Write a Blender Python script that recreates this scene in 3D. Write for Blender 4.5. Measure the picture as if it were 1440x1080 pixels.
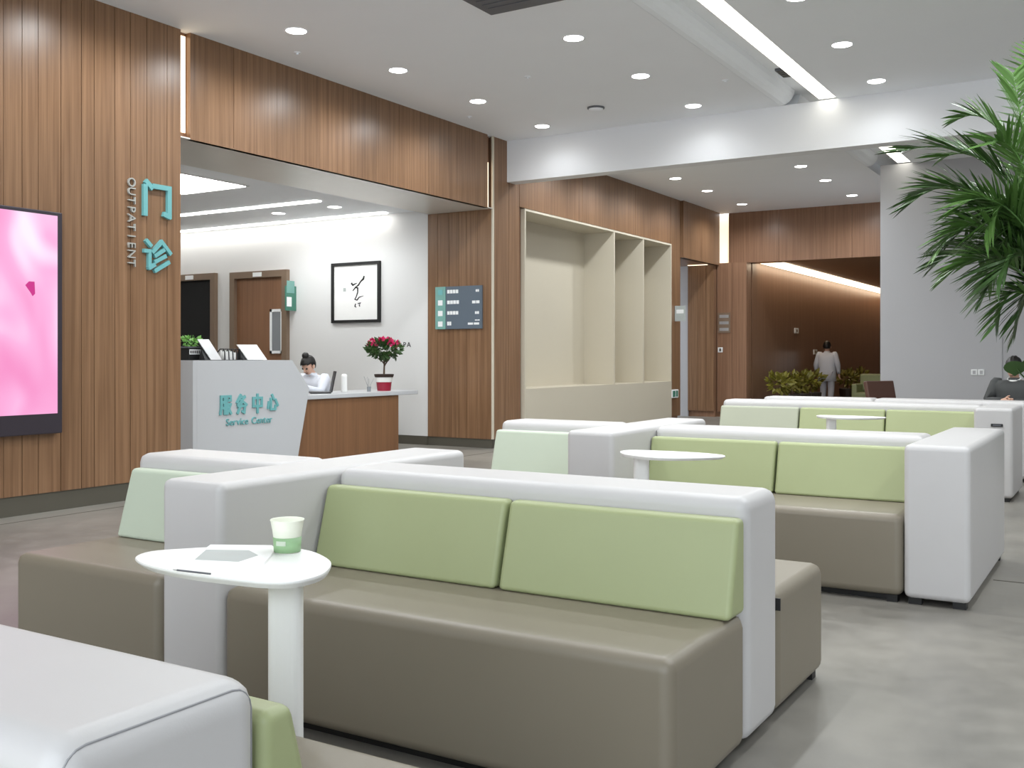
import bpy, bmesh, math, random
from mathutils import Vector, Matrix
for o in list(bpy.data.objects): bpy.data.objects.remove(o)
S = bpy.context.scene
COL = S.collection
R = math.radians
rng = random.Random(7)

# ---------------------------------------------------------------- camera
EYE = 1.2; FPX = 1440.0; HY = 502.0; YAW = R(31.4)
cd = bpy.data.cameras.new('camera'); cam = bpy.data.objects.new('camera', cd); COL.objects.link(cam)
cam.location = (0, 0, EYE); cam.rotation_euler = (R(90), 0, YAW)
cd.sensor_width = 36; cd.lens = 36.0 * FPX / 1440; cd.shift_y = -(540 - HY) / 1440
cd.clip_end = 200; cd.clip_start = 0.02
S.camera = cam
_s, _c = math.sin(YAW), math.cos(YAW)
def ray(u, v):
    a = (u - 720) / FPX
    return Vector((a * _c - _s, a * _s + _c, (HY - v) / FPX))
def at_z(u, v, z):
    d = ray(u, v); return d * ((z - EYE) / d.z) + Vector((0, 0, EYE))
def at_x(u, v, x):
    d = ray(u, v); return d * (x / d.x) + Vector((0, 0, EYE))
def at_y(u, v, y):
    d = ray(u, v); return d * (y / d.y) + Vector((0, 0, EYE))

# ---------------------------------------------------------------- world + exposure
w = bpy.data.worlds.new('world'); S.world = w; w.use_nodes = True
bg = w.node_tree.nodes['Background']; bg.inputs[0].default_value = (0.86, 0.93, 1.0, 1); bg.inputs[1].default_value = 2.3
S.view_settings.view_transform = 'Standard'; S.view_settings.look = 'None'
S.view_settings.gamma = 1; S.view_settings.use_curve_mapping = False
S.view_settings.exposure = 0.68
DOWNLIGHT_W = 44.0

# ---------------------------------------------------------------- materials
def mat_new(name):
    m = bpy.data.materials.new(name); m.use_nodes = True
    nt = m.node_tree; b = nt.nodes['Principled BSDF']
    return m, nt, b
def lin(r, g, b):
    f = lambda c: (c / 255 / 12.92) if c / 255 <= 0.04045 else ((c / 255 + 0.055) / 1.055) ** 2.4
    return (f(r), f(g), f(b), 1)
def paint(name, rgb, rough=0.6, var=0.05, scale=6, metal=0, bump=0.0, spec=0.5, coat=0):
    m, nt, b = mat_new(name)
    tc = nt.nodes.new('ShaderNodeTexCoord'); n = nt.nodes.new('ShaderNodeTexNoise')
    n.inputs['Scale'].default_value = scale; n.inputs['Detail'].default_value = 4
    nt.links.new(tc.outputs['Object'], n.inputs['Vector'])
    mx = nt.nodes.new('ShaderNodeMix'); mx.data_type = 'RGBA'
    c = lin(*rgb)
    mx.inputs[6].default_value = tuple(x * (1 - var) for x in c[:3]) + (1,)
    mx.inputs[7].default_value = tuple(min(1, x * (1 + var)) for x in c[:3]) + (1,)
    nt.links.new(n.outputs['Fac'], mx.inputs[0]); nt.links.new(mx.outputs[2], b.inputs['Base Color'])
    b.inputs['Roughness'].default_value = rough; b.inputs['Metallic'].default_value = metal
    b.inputs['Specular IOR Level'].default_value = spec; b.inputs['Coat Weight'].default_value = coat
    if bump:
        n2 = nt.nodes.new('ShaderNodeTexNoise'); n2.inputs['Scale'].default_value = 350
        nt.links.new(tc.outputs['Object'], n2.inputs['Vector'])
        bp = nt.nodes.new('ShaderNodeBump'); bp.inputs['Strength'].default_value = bump; bp.inputs['Distance'].default_value = 0.002
        nt.links.new(n2.outputs['Fac'], bp.inputs['Height']); nt.links.new(bp.outputs['Normal'], b.inputs['Normal'])
    return m
def glow(name, rgb, strength):
    m, nt, b = mat_new(name)
    b.inputs['Base Color'].default_value = (0.8, 0.8, 0.8, 1)
    b.inputs['Emission Color'].default_value = lin(*rgb); b.inputs['Emission Strength'].default_value = strength
    return m
def wood(name, dark, light, rough=0.36):
    m, nt, b = mat_new(name); L = nt.links
    tc = nt.nodes.new('ShaderNodeTexCoord'); oi = nt.nodes.new('ShaderNodeObjectInfo')
    off = nt.nodes.new('ShaderNodeVectorMath'); off.operation = 'MULTIPLY_ADD'
    L.new(oi.outputs['Random'], off.inputs[0]); off.inputs[1].default_value = (13, 17, 29); L.new(tc.outputs['Object'], off.inputs[2])
    mp = nt.nodes.new('ShaderNodeMapping'); mp.inputs['Scale'].default_value = (34, 34, 0.7); L.new(off.outputs[0], mp.inputs[0])
    n = nt.nodes.new('ShaderNodeTexNoise'); n.inputs['Scale'].default_value = 1.0; n.inputs['Detail'].default_value = 5; n.inputs['Roughness'].default_value = 0.6
    L.new(mp.outputs[0], n.inputs['Vector'])
    r = nt.nodes.new('ShaderNodeValToRGB'); L.new(n.outputs['Fac'], r.inputs[0])
    r.color_ramp.elements[0].position = 0.3; r.color_ramp.elements[0].color = lin(*dark)
    r.color_ramp.elements[1].position = 0.7; r.color_ramp.elements[1].color = lin(*light)
    hv = nt.nodes.new('ShaderNodeHueSaturation'); L.new(r.outputs[0], hv.inputs['Color'])
    mr = nt.nodes.new('ShaderNodeMapRange'); mr.inputs[3].default_value = 0.93; mr.inputs[4].default_value = 1.07
    L.new(oi.outputs['Random'], mr.inputs[0]); L.new(mr.outputs[0], hv.inputs['Value'])
    L.new(hv.outputs[0], b.inputs['Base Color'])
    b.inputs['Roughness'].default_value = rough; b.inputs['Specular IOR Level'].default_value = 0.5
    return m
M = {}
M['wood'] = wood('walnut_veneer', (112, 81, 56), (147, 113, 84), 0.32)
M['wood_dark'] = wood('dark_walnut', (126, 93, 71), (152, 116, 91), 0.3)
M['wood_desk'] = wood('desk_walnut', (118, 82, 54), (138, 98, 66), 0.5)
M['ceiling'] = paint('ceiling_paint', (243, 246, 250), 0.8, 0.015, 2)
M['white'] = paint('white_paint', (222, 222, 221), 0.7, 0.01, 3)
M['grey_wall'] = paint('grey_wall_paint', (182, 182, 185), 0.6, 0.02, 1.5)
M['bulk'] = paint('bulkhead_paint', (230, 231, 233), 0.6, 0.01, 2)
M['base'] = paint('dark_skirting', (84, 80, 70), 0.5, 0.05, 8)
M['metal'] = paint('brushed_soffit', (228, 225, 218), 0.32, 0.05, 1.2, metal=0.15)
M['cream'] = paint('cream_lacquer', (203, 195, 177), 0.45, 0.015, 2)
M['panel'] = paint('light_grey_vinyl', (197, 195, 194), 0.42, 0.015, 9, bump=0.05)
M['taupe'] = paint('taupe_vinyl', (131, 123, 108), 0.42, 0.02, 9, bump=0.05)
M['sage'] = paint('sage_green_vinyl', (162, 170, 126), 0.45, 0.02, 9, bump=0.05)
M['mint'] = paint('pale_mint_vinyl', (194, 205, 186), 0.45, 0.02, 9, bump=0.05)
M['pale_sage'] = paint('pale_sage_vinyl', (172, 176, 156), 0.45, 0.02, 9, bump=0.05)
M['black'] = paint('black_plastic', (22, 22, 23), 0.45, 0.1, 20)
M['seam'] = paint('grey_piping', (150, 150, 152), 0.6, 0.05, 20)
M['tabw'] = paint('white_lacquer', (245, 245, 243), 0.35, 0.01, 5)
M['paper'] = paint('white_paper', (240, 240, 238), 0.7, 0.02, 12)
M['print'] = paint('grey_print', (176, 182, 180), 0.5, 0.08, 14)
M['cupgreen'] = paint('cup_green_band', (150, 186, 140), 0.5, 0.1, 40)
M['cupwhite'] = paint('cup_white', (240, 242, 226), 0.5, 0.02, 20)
M['teal'] = paint('teal_acrylic', (112, 176, 178), 0.35, 0.06, 20)
M['letter'] = paint('brushed_letter', (186, 186, 180), 0.35, 0.1, 30, metal=0.3)
M['bezel'] = paint('screen_bezel', (52, 46, 54), 0.35, 0.05, 10)
M['slate'] = paint('slate_sign', (92, 104, 116), 0.45, 0.04, 6)
M['signteal'] = paint('sign_teal', (120, 168, 160), 0.45, 0.05, 9)
M['signwhite'] = paint('sign_white', (240, 242, 242), 0.6, 0.02, 9)
M['ink'] = paint('black_ink', (18, 18, 18), 0.6, 0.2, 20)
M['doorwood'] = wood('door_veneer', (128, 92, 66), (146, 106, 78), 0.5)
M['frame'] = paint('bronze_door_frame', (126, 106, 88), 0.45, 0.05, 8)
M['dark'] = paint('opening_shade', (16, 17, 18), 0.8, 0.1, 5)  # near-black, the shade inside open doorways put into the colour
M['glassgrey'] = paint('grey_vision_glass', (136, 140, 144), 0.15, 0.04, 4)
M['corian'] = paint('white_solid_surface', (194, 196, 199), 0.3, 0.012, 4)
M['green'] = paint('sign_green', (70, 126, 108), 0.5, 0.06, 10)
M['vent'] = paint('vent_grey', (96, 98, 104), 0.5, 0.06, 5)
M['silver'] = paint('silver_trim', (190, 190, 190), 0.35, 0.03, 20, metal=0.6)
M['potred'] = paint('crimson_glaze', (150, 26, 52), 0.3, 0.1, 14)
M['potwhite'] = paint('white_glaze', (230, 230, 226), 0.3, 0.03, 14)
M['soil'] = paint('dark_soil', (52, 38, 32), 0.9, 0.3, 60)
M['bark'] = paint('bark', (84, 66, 50), 0.8, 0.2, 40)
M['leaf'] = paint('palm_leaf', (80, 116, 54), 0.42, 0.4, 3.5)
M['leaf_d'] = paint('deep_leaf', (56, 86, 40), 0.45, 0.4, 8)
M['leaf_l'] = paint('fresh_leaf', (120, 178, 84), 0.45, 0.3, 12)
M['leaf_y'] = paint('yellow_green_leaf', (118, 112, 34), 0.5, 0.45, 9)
M['pink'] = paint('pink_petal', (214, 40, 104), 0.5, 0.3, 40)
M['skin'] = paint('skin', (214, 172, 150), 0.5, 0.05, 12)
M['hair'] = paint('black_hair', (24, 21, 20), 0.45, 0.2, 50)
M['coat'] = paint('white_coat', (226, 230, 240), 0.7, 0.03, 12)
M['trousers'] = paint('pale_trousers', (206, 210, 222), 0.7, 0.03, 12)
M['suit'] = paint('charcoal_suit', (66, 68, 68), 0.7, 0.12, 14)
M['chair'] = paint('brown_leatherette', (92, 64, 54), 0.5, 0.1, 12)
M['planter'] = paint('dark_planter', (50, 40, 32), 0.5, 0.1, 8)
M['ceramic'] = paint('grey_ceramic', (190, 188, 182), 0.4, 0.03, 6)
M['led'] = glow('led_white', (255, 253, 248), 6.8)
M['lens'] = glow('downlight_lens', (255, 253, 248), 12.0)
M['ledstrip'] = glow('ceiling_strip', (255, 251, 236), 2.4)
M['warm'] = glow('warm_led', (255, 228, 186), 1.5)
M['cove'] = glow('cove_led', (255, 232, 200), 2.2)
M['slot'] = glow('slot_led', (255, 226, 186), 0.75)

# concrete floor
m, nt, b = mat_new('polished_concrete'); L = nt.links
tc = nt.nodes.new('ShaderNodeTexCoord')
n1 = nt.nodes.new('ShaderNodeTexNoise'); n1.inputs['Scale'].default_value = 0.9; n1.inputs['Detail'].default_value = 8; n1.inputs['Distortion'].default_value = 0.6
n2 = nt.nodes.new('ShaderNodeTexNoise'); n2.inputs['Scale'].default_value = 9; n2.inputs['Detail'].default_value = 6
L.new(tc.outputs['Object'], n1.inputs['Vector']); L.new(tc.outputs['Object'], n2.inputs['Vector'])
rp = nt.nodes.new('ShaderNodeValToRGB'); rp.color_ramp.elements[0].position = 0.32; rp.color_ramp.elements[1].position = 0.7
rp.color_ramp.elements[0].color = lin(114, 111, 105); rp.color_ramp.elements[1].color = lin(143, 139, 131)
ad = nt.nodes.new('ShaderNodeMath'); ad.operation = 'MULTIPLY_ADD'; L.new(n2.outputs['Fac'], ad.inputs[0]); ad.inputs[1].default_value = 0.35
sb = nt.nodes.new('ShaderNodeMath'); sb.operation = 'SUBTRACT'; L.new(n1.outputs['Fac'], sb.inputs[0]); sb.inputs[1].default_value = 0.17
L.new(sb.outputs[0], ad.inputs[2]); L.new(ad.outputs[0], rp.inputs[0]); L.new(rp.outputs[0], b.inputs['Base Color'])
rr = nt.nodes.new('ShaderNodeMapRange'); rr.inputs[3].default_value = 0.26; rr.inputs[4].default_value = 0.5
L.new(n2.outputs['Fac'], rr.inputs[0]); L.new(rr.outputs[0], b.inputs['Roughness']); b.inputs['Specular IOR Level'].default_value = 0.4
M['floor'] = m

# pink picture on the display
m, nt, b = mat_new('pink_display'); L = nt.links
tc = nt.nodes.new('ShaderNodeTexCoord'); mp = nt.nodes.new('ShaderNodeMapping'); mp.inputs['Scale'].default_value = (1, 1.6, 1.15)
mp.inputs['Location'].default_value = (0.35, 0.62, 0.1)
L.new(tc.outputs['Object'], mp.inputs[0])
n = nt.nodes.new('ShaderNodeTexNoise'); n.inputs['Scale'].default_value = 1.15; n.inputs['Detail'].default_value = 0.6; n.inputs['Distortion'].default_value = 1.2
L.new(mp.outputs[0], n.inputs['Vector'])
rp = nt.nodes.new('ShaderNodeValToRGB'); L.new(n.outputs['Fac'], rp.inputs[0])
rp.color_ramp.elements[0].position = 0.28; rp.color_ramp.elements[0].color = lin(232, 138, 190)
rp.color_ramp.elements[1].position = 0.7; rp.color_ramp.elements[1].color = lin(248, 226, 246)
e = rp.color_ramp.elements.new(0.48); e.color = lin(238, 168, 212)
L.new(rp.outputs[0], b.inputs['Emission Color']); b.inputs['Emission Strength'].default_value = 0.72
b.inputs['Base Color'].default_value = (0.02, 0.02, 0.02, 1); b.inputs['Roughness'].default_value = 0.3
M['display'] = m
M['display_mark'] = glow('display_magenta', (214, 10, 140), 0.55); M['display_mark'].node_tree.nodes['Principled BSDF'].inputs['Base Color'].default_value = (0.02, 0.02, 0.02, 1)

# ---------------------------------------------------------------- mesh helpers
def obj(name, bm, mat, parent=None, smooth=False, wn=False):
    me = bpy.data.meshes.new(name)
    if isinstance(bm, bmesh.types.BMesh):
        bmesh.ops.recalc_face_normals(bm, faces=bm.faces)
        bm.to_mesh(me); bm.free()
    else: me = bm
    me.materials.clear(); me.materials.append(M[mat] if isinstance(mat, str) else mat)
    o = bpy.data.objects.new(name, me); COL.objects.link(o)
    if smooth or wn:
        for p in me.polygons: p.use_smooth = True
    if wn:
        md = o.modifiers.new('wn', 'WEIGHTED_NORMAL'); md.keep_sharp = True; md.weight = 90
    if parent: attach(o, parent)
    return o
def attach(o, parent):
    o.parent = parent
    mw = Matrix.Identity(4); p = parent
    while p is not None:
        mw = p.matrix_parent_inverse.inverted() if False else mw
        p = None
    o.matrix_parent_inverse = world_of(parent).inverted()
def world_of(o):
    loc = o.matrix_basis
    if o.parent: return world_of(o.parent) @ o.matrix_parent_inverse @ loc
    return loc.copy()
def tag(o, label, cat=None, group=None):
    o['label'] = label
    if cat: o['category'] = cat
    if group: o['group'] = group
    return o
def thing(name, label, cat, loc=(0, 0, 0), group=None):
    o = bpy.data.objects.new(name, None); COL.objects.link(o); o.location = loc; o.empty_display_size = 0.1
    return tag(o, label, cat, group)
def struct(name, bm, mat, parent=None, **k):
    o = obj(name, bm, mat, parent, **k)
    if not parent: o['kind'] = 'structure'
    return o
def dup(root, group=None):
    r = root.copy(); COL.objects.link(r)
    for ch in list(root.children):
        c = ch.copy(); COL.objects.link(c); c.parent = r
        for g in list(ch.children):
            d = g.copy(); COL.objects.link(d); d.parent = c
    return r
def box(bm, x0, x1, y0, y1, z0, z1):
    vs = [bm.verts.new((x, y, z)) for x in (x0, x1) for y in (y0, y1) for z in (z0, z1)]
    for f in ((0, 1, 3, 2), (4, 6, 7, 5), (0, 4, 5, 1), (2, 3, 7, 6), (0, 2, 6, 4), (1, 5, 7, 3)):
        bm.faces.new([vs[i] for i in f])
    return bm
def B(x0, x1, y0, y1, z0, z1): return box(bmesh.new(), min(x0, x1), max(x0, x1), min(y0, y1), max(y0, y1), z0, z1)
def RB(x0, x1, y0, y1, z0, z1, r=0.02, seg=4):
    bm = B(x0, x1, y0, y1, z0, z1)
    bmesh.ops.bevel(bm, geom=list(bm.edges), offset=r, segments=seg, profile=0.5, affect='EDGES')
    return bm
def prism(bm, pts, axis, a, b):
    """extrude a closed 2-D outline along axis ('x': pts are (y,z); 'y': (x,z); 'z': (x,y))"""
    def P(p, t):
        return {'x': (t, p[0], p[1]), 'y': (p[0], t, p[1]), 'z': (p[0], p[1], t)}[axis]
    lo = [bm.verts.new(P(p, a)) for p in pts]; hi = [bm.verts.new(P(p, b)) for p in pts]
    bm.faces.new(lo); bm.faces.new(hi[::-1]); n = len(pts)
    for i in range(n): bm.faces.new((lo[i], lo[(i + 1) % n], hi[(i + 1) % n], hi[i]))
    return bm
def lathe(bm, prof, c=(0, 0, 0), n=24):
    rings = []
    for r, z in prof:
        rings.append([bm.verts.new((c[0] + r * math.cos(2 * math.pi * i / n), c[1] + r * math.sin(2 * math.pi * i / n), c[2] + z)) for i in range(n)] if r > 1e-6
                     else [bm.verts.new((c[0], c[1], c[2] + z))])
    for A, Bq in zip(rings, rings[1:]):
        if len(A) == 1 and len(Bq) == 1: continue
        for i in range(n):
            j = (i + 1) % n
            if len(A) == 1: bm.faces.new((A[0], Bq[i], Bq[j]))
            elif len(Bq) == 1: bm.faces.new((A[i], A[j], Bq[0]))
            else: bm.faces.new((A[i], A[j], Bq[j], Bq[i]))
    return bm
def tube(bm, pts, rad, n=8, closed=False):
    pts = [Vector(p) for p in pts]; rings = []; m = len(pts); prev = None
    for i, p in enumerate(pts):
        if closed: t = pts[(i + 1) % m] - pts[i - 1]
        else: t = pts[min(i + 1, m - 1)] - pts[max(i - 1, 0)]
        t.normalize()
        u = prev - t * prev.dot(t) if prev else t.orthogonal()
        if u.length < 1e-6: u = t.orthogonal()
        u.normalize(); prev = u; v = t.cross(u)
        r = rad[i] if isinstance(rad, (list, tuple)) else rad
        rings.append([bm.verts.new(p + u * (r * math.cos(2 * math.pi * k / n)) + v * (r * math.sin(2 * math.pi * k / n))) for k in range(n)])
    for i in range(m if closed else m - 1):
        A, Bq = rings[i], rings[(i + 1) % m]
        for k in range(n): bm.faces.new((A[k], A[(k + 1) % n], Bq[(k + 1) % n], Bq[k]))
    if not closed: bm.faces.new(rings[0][::-1]); bm.faces.new(rings[-1])
    return bm
def smooth_loop(pts, k=4):
    out = []; n = len(pts); P = [Vector(p) for p in pts]
    for i in range(n):
        p0, p1, p2, p3 = P[i - 1], P[i], P[(i + 1) % n], P[(i + 2) % n]
        for j in range(k):
            t = j / k
            out.append(0.5 * ((2 * p1) + (p2 - p0) * t + (2 * p0 - 5 * p1 + 4 * p2 - p3) * t * t + (3 * p1 - p0 - 3 * p2 + p3) * t ** 3))
    return out
def text_mesh(s, size, depth, align='CENTER'):
    cu = bpy.data.curves.new('txt', 'FONT'); cu.body = s; cu.size = size; cu.extrude = depth / 2; cu.align_x = align; cu.align_y = 'CENTER'
    cu.resolution_u = 3
    o = bpy.data.objects.new('txt', cu); COL.objects.link(o)
    dg = bpy.context.evaluated_depsgraph_get()
    me = bpy.data.meshes.new_from_object(o.evaluated_get(dg))
    bpy.data.objects.remove(o); bpy.data.curves.remove(cu)
    return me
def text_obj(name, s, size, depth, mat, mtx, parent=None, sx=1.0):
    me = text_mesh(s, size, depth); me.transform(Matrix.Diagonal((sx, 1, 1, 1))); me.transform(mtx)
    return obj(name, me, mat, parent)
def frame_m(origin, right, up):
    r = Vector(right).normalized(); u = Vector(up).normalized(); n = r.cross(u)
    m = Matrix((r, u, n)).transposed().to_4x4(); m.translation = Vector(origin); return m
ON_X = lambda o: frame_m(o, (0, 1, 0), (0, 0, 1))       # print on a wall that faces +X
ON_Y = lambda o: frame_m(o, (1, 0, 0), (0, 0, 1))       # print on a wall that faces -Y

# ================================================================ STRUCTURE
XW = -7.2; HC = 4.09; HS = 3.14; YP = 11.31; YB = 11.67
struct('floor', B(-15, 9, -6, 34, -0.2, 0), 'floor')
struct('trim_1', B(-6.95, -6.935, -2, 11.2, 0.0, 0.0015), 'base')
struct('trim_2', B(-0.66, 9, 6.045, 6.06, 0.0, 0.0015), 'base')

# ceiling with its recessed channel
bm = bmesh.new(); box(bm, -7.6, -3.5, -3.5, 19.9, HC, HC + 0.3); box(bm, -2.86, 6, -3.5, 19.9, HC, HC + 0.3); box(bm, -3.5, -3.06, -3.5, 19.9, HC + 0.16, HC + 0.3); box(bm, -3.06, -2.86, -3.5, 19.9, HC + 0.03, HC + 0.3)
ceil = struct('ceiling', bm, 'ceiling')
for y0, y1 in ((-3.5, YB), (YB + 0.22, 16.1)):
    prof = [(-3.5, HC - 0.001)] + [(-3.5 + 0.16 * math.sin(t * math.pi / 10), HC + 0.16 - 0.16 * math.cos(t * math.pi / 10)) for t in range(6)] + [(-3.5, HC + 0.16)]
    obj('cove_moulding', prism(bmesh.new(), prof, 'y', y0, y1), 'ceiling', ceil)
    led = obj('strip_diffuser', B(-3.06, -2.862, y0, y1, HC + 0.018, HC + 0.03), 'ledstrip', ceil)
    led['label'] = 'long cream light strip set in the ceiling channel'
for x, y in ((-3.24, 7.7), (-3.2, 10.85)):
    v = thing('air_vent', 'small grey slotted air vent in the ceiling channel', 'air vent', (x, y, HC + 0.15), 'vents in the ceiling channel')
    obj('frame', B(x - 0.07, x + 0.07, y - 0.16, y + 0.16, HC + 0.135, HC + 0.16), 'vent', v)
    for k in range(4): obj('slat', B(x - 0.06, x + 0.06, y - 0.13 + k * 0.07, y - 0.1 + k * 0.07, HC + 0.128, HC + 0.135), 'base', v)

def boards(parent, plane, const, a0, a1, z0, z1, wmin, wmax, mat='wood', th=0.06, gap=0.005, name='board'):
    """vertical boards; plane 'x' faces +X at x=const and runs along Y, plane 'y' faces -Y at y=const and runs along X"""
    a = a0
    while a < a1 - 1e-4:
        b_ = min(a1, a + rng.uniform(wmin, wmax))
        if a1 - b_ < wmin * 0.6: b_ = a1
        d = rng.uniform(0, 0.003)
        if plane == 'x': bm = B(const - th, const - d, a + gap / 2, b_ - gap / 2, z0, z1)
        else: bm = B(a + gap / 2, b_ - gap / 2, const + d, const + th, z0, z1)
        obj(name, bm, mat, parent); a = b_

# left wall, first run (with the display and the lettering)
wl = struct('wall_left', B(-7.55, XW - 0.06, -6, 6.19, 0, HC), 'wood_dark')
boards(wl, 'x', XW, 2.4, 6.19, 0.15, HC, 0.11, 0.24)
obj('board', B(XW - 0.06, XW, -6, 2.395, 0.15, HC), 'wood', wl)
struct('baseboard_left', B(XW - 0.06, XW - 0.012, -6, 6.19, 0, 0.15), 'base')
# beam over the reception opening
wb = struct('wall_beam', B(-8.22, XW - 0.062, 6.19, YP, HS + 0.01, HC), 'wood_dark')
obj('soffit_plate', B(-8.22, XW - 0.004, 6.19, YP, HS, HS + 0.012), 'metal', wb)
boards(wb, 'x', XW, 6.295, 11.19, HS, HC, 0.4, 0.62, gap=0.003)
o = obj('light_strip', B(XW - 0.062, XW - 0.056, 6.2, 6.287, HS + 0.06, HC - 0.03), 'warm', wb); o['label'] = 'narrow warm light strip at the end of the beam'
o = obj('light_strip', B(XW - 0.062, XW - 0.058, 11.2, 11.3, HS + 0.02, 3.75), 'slot', wb)
# back wall of the reception: white, with a walnut clad return
wr = struct('wall_reception', B(-15, -8.25, YP + 0.02, YP + 0.2, 0, 3.6), 'white')
struct('baseboard_reception', B(-15, -8.25, YP, YP + 0.02, 0, 0.12), 'base')
wp = struct('wall_return', B(-8.25, XW - 0.06, YP + 0.06, 12.08, 0, HC), 'wood_dark')
boards(wp, 'y', YP, -8.25, XW - 0.02, 0.12, HS, 0.12, 0.2, gap=0.004)
struct('baseboard_return', B(-8.25, XW - 0.02, YP + 0.012, YP + 0.06, 0, 0.12), 'base')
obj('edge_trim', B(XW - 0.02, XW + 0.004, YP, YP + 0.03, 0.12, HC), 'cream', wp)
boards(wp, 'x', XW, YP + 0.03, 11.99, 0.12, HC, 0.3, 0.5, gap=0.004)
struct('baseboard_pier', B(XW - 0.06, XW - 0.012, YP + 0.03, 12.08, 0, 0.12), 'base')
struct('wall_reception_end', B(-15, -14.8, 3.3, YP + 0.2, 0, 3.6), 'white')
struct('wall_reception_side', B(-15, -7.55, 3.1, 3.3, 0, 3.6), 'white')
rc = struct('ceiling_reception', B(-15, -8.22, 3.3, YP + 0.02, 3.2, 3.4), 'ceiling')
for y, x1 in ((9.87, -8.92), (11.16, -8.86)):
    for a, b_ in ((-14.7, -11.0), (-10.97, x1)):
        o = obj('strip_light', B(a, b_, y - 0.05, y + 0.05, 3.185, 3.2), 'led', rc)

# built-in cream display niches
cab = thing('display_unit', 'cream built-in wall unit with three tall open niches', 'shelving', (-7.45, 14.7, 0))
CX1 = XW + 0.02; CXB = -7.72; CY = [12.1, 14.93, 16.07, 17.3]; CZ0, CZ1 = 0.76, 3.24
obj('lower_panel', B(CXB, CX1, CY[0], CY[3], 0.0, CZ0), 'cream', cab)
obj('back_panel', B(CXB - 0.03, CXB, CY[0], CY[3], 0.0, CZ1), 'cream', cab)
obj('top_panel', B(CXB, CX1, CY[0], CY[3], CZ1 - 0.03, CZ1), 'cream', cab)
for i, y in enumerate(CY):
    t = 0.03
    y0 = y if i == 0 else (y - t if i == 3 else y - t / 2)
    obj('side_panel' if i in (0, 3) else 'divider', B(CXB, CX1, y0, y0 + t, CZ0, CZ1 - 0.03), 'cream', cab)
obj('shade_lining', B(XW - 0.06, XW - 0.045, 11.99, 12.098, 0.0, CZ1 + 0.01), 'wood_dark', wp)  # dark strip added so the gap beside the unit reads as shadow
# walnut wall round the unit
wu = struct('wall_left_far', B(-8.25, CXB - 0.035, 12.09, 17.77, 0, HC), 'wood_dark')
obj('lining', B(CXB - 0.03, XW - 0.062, 12.09, 17.31, CZ1 + 0.01, HC), 'wood_dark', wu)
boards(wu, 'x', XW, 11.995, 17.31, CZ1 + 0.012, HC, 0.9, 1.15, gap=0.004)
obj('lining', B(CXB - 0.03, XW - 0.062, 17.31, 17.77, 0, HC), 'wood_dark', wu)
boards(wu, 'x', XW, 17.315, 17.77, 0.12, HC, 0.4, 0.5)
# second opening
wb2 = struct('wall_beam_far', B(-8.2, XW - 0.062, 17.77, 19.56, HS + 0.01, HC), 'wood_dark')
obj('soffit_plate', B(-8.2, XW - 0.004, 17.8, 19.56, HS - 0.1, HS + 0.012), 'wood_dark', wb2)
boards(wb2, 'x', XW + 0.05, 17.8, 19.72, HS - 0.1, HC, 0.95, 1.0, th=0.11)
o = obj('light_strip', B(-7.7, -7.3, 19.38, 19.44, HS - 0.108, HS - 0.1), 'warm', wb2)
wj = struct('wall_jamb_far', B(-7.77, XW - 0.02, 19.62, 19.9, 0, HC), 'wood_dark')
boards(wj, 'y', 19.56, -7.77, XW - 0.02, 0.12, HS, 0.16, 0.22)
struct('wall_side_corridor', B(-10, -7.77, 19.58, 19.8, 0, 3.3), 'grey_wall')
struct('ceiling_side_corridor', B(-10, -8.2, 17.6, 19.6, 3.2, 3.3), 'ceiling')
struct('wall_side_corridor_near', B(-10, -8.25, 17.6, 17.77, 0, 3.3), 'white')
# pier and beam before the inner corridor
pier = struct('wall_pier', B(XW - 0.02, -6.59, 19.76, 19.98, 0, 3.08), 'wood_dark')
boards(pier, 'y', 19.7, XW, -6.59, 0.1, 3.08, 0.3, 0.32, mat='wood_dark', th=0.06)
beam = struct('wall_corridor_beam', B(-7.02, 9, 19.9, 20.3, 3.09, HC), 'wood_dark')
for a, b_ in ((-7.02, -6.0), (-6.0, -4.6), (-4.6, -3.2)): obj('panel', B(a + 0.003, b_ - 0.003, 19.87, 19.9, 3.08, HC), 'wood_dark', beam)
o = obj('light_strip', B(-7.3, -7.03, 20.0, 20.02, 3.1, HC), 'slot', beam); o['label'] = 'glowing cream slot beside the corridor beam'
struct('wall_corridor', B(-7.0, -6.6, 20.08, 34, 0, 3.4), 'wood_dark')
struct('door_1', B(-6.66, -6.62, 19.98, 20.08, 0, 2.36), 'dark')  # flat black sheet standing in for the shade of a doorway
cc = struct('ceiling_corridor', B(-6.6, -3.1, 20.3, 34, 3.12, 3.3), 'wood_dark')
o = obj('cove_light', B(-6.55, -6.12, 20.35, 33.5, 3.1, 3.12), 'cove', cc)
struct('wall_corridor_end', B(-7, -3.1, 33.6, 34, 0, 3.3), 'wood_dark')
struct('wall_corridor_right', B(-3.3, -3.1, 16.5, 34, 0, HC), 'grey_wall')
# white bulkhead and the grey wall behind it
struct('wall_bulkhead', B(XW - 0.02, 9, YB, YB + 0.22, 3.54, HC), 'bulk')
struct('wall_side_light_block', B(6.0, 6.2, -3.5, 16.1, 0, HC), 'white')  # unseen wall, added to cut the daylight from the right
gw = struct('wall_right', B(-3.31, 9, 16.1, 16.5, 0, HC), 'grey_wall')
obj('wall_panel', B(-2.5, -1.64, 16.085, 16.1, 0.1, 1.62), 'grey_wall', gw)
struct('baseboard_right', B(-3.31, 9, 16.075, 16.1, 0, 0.1), 'base')

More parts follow.
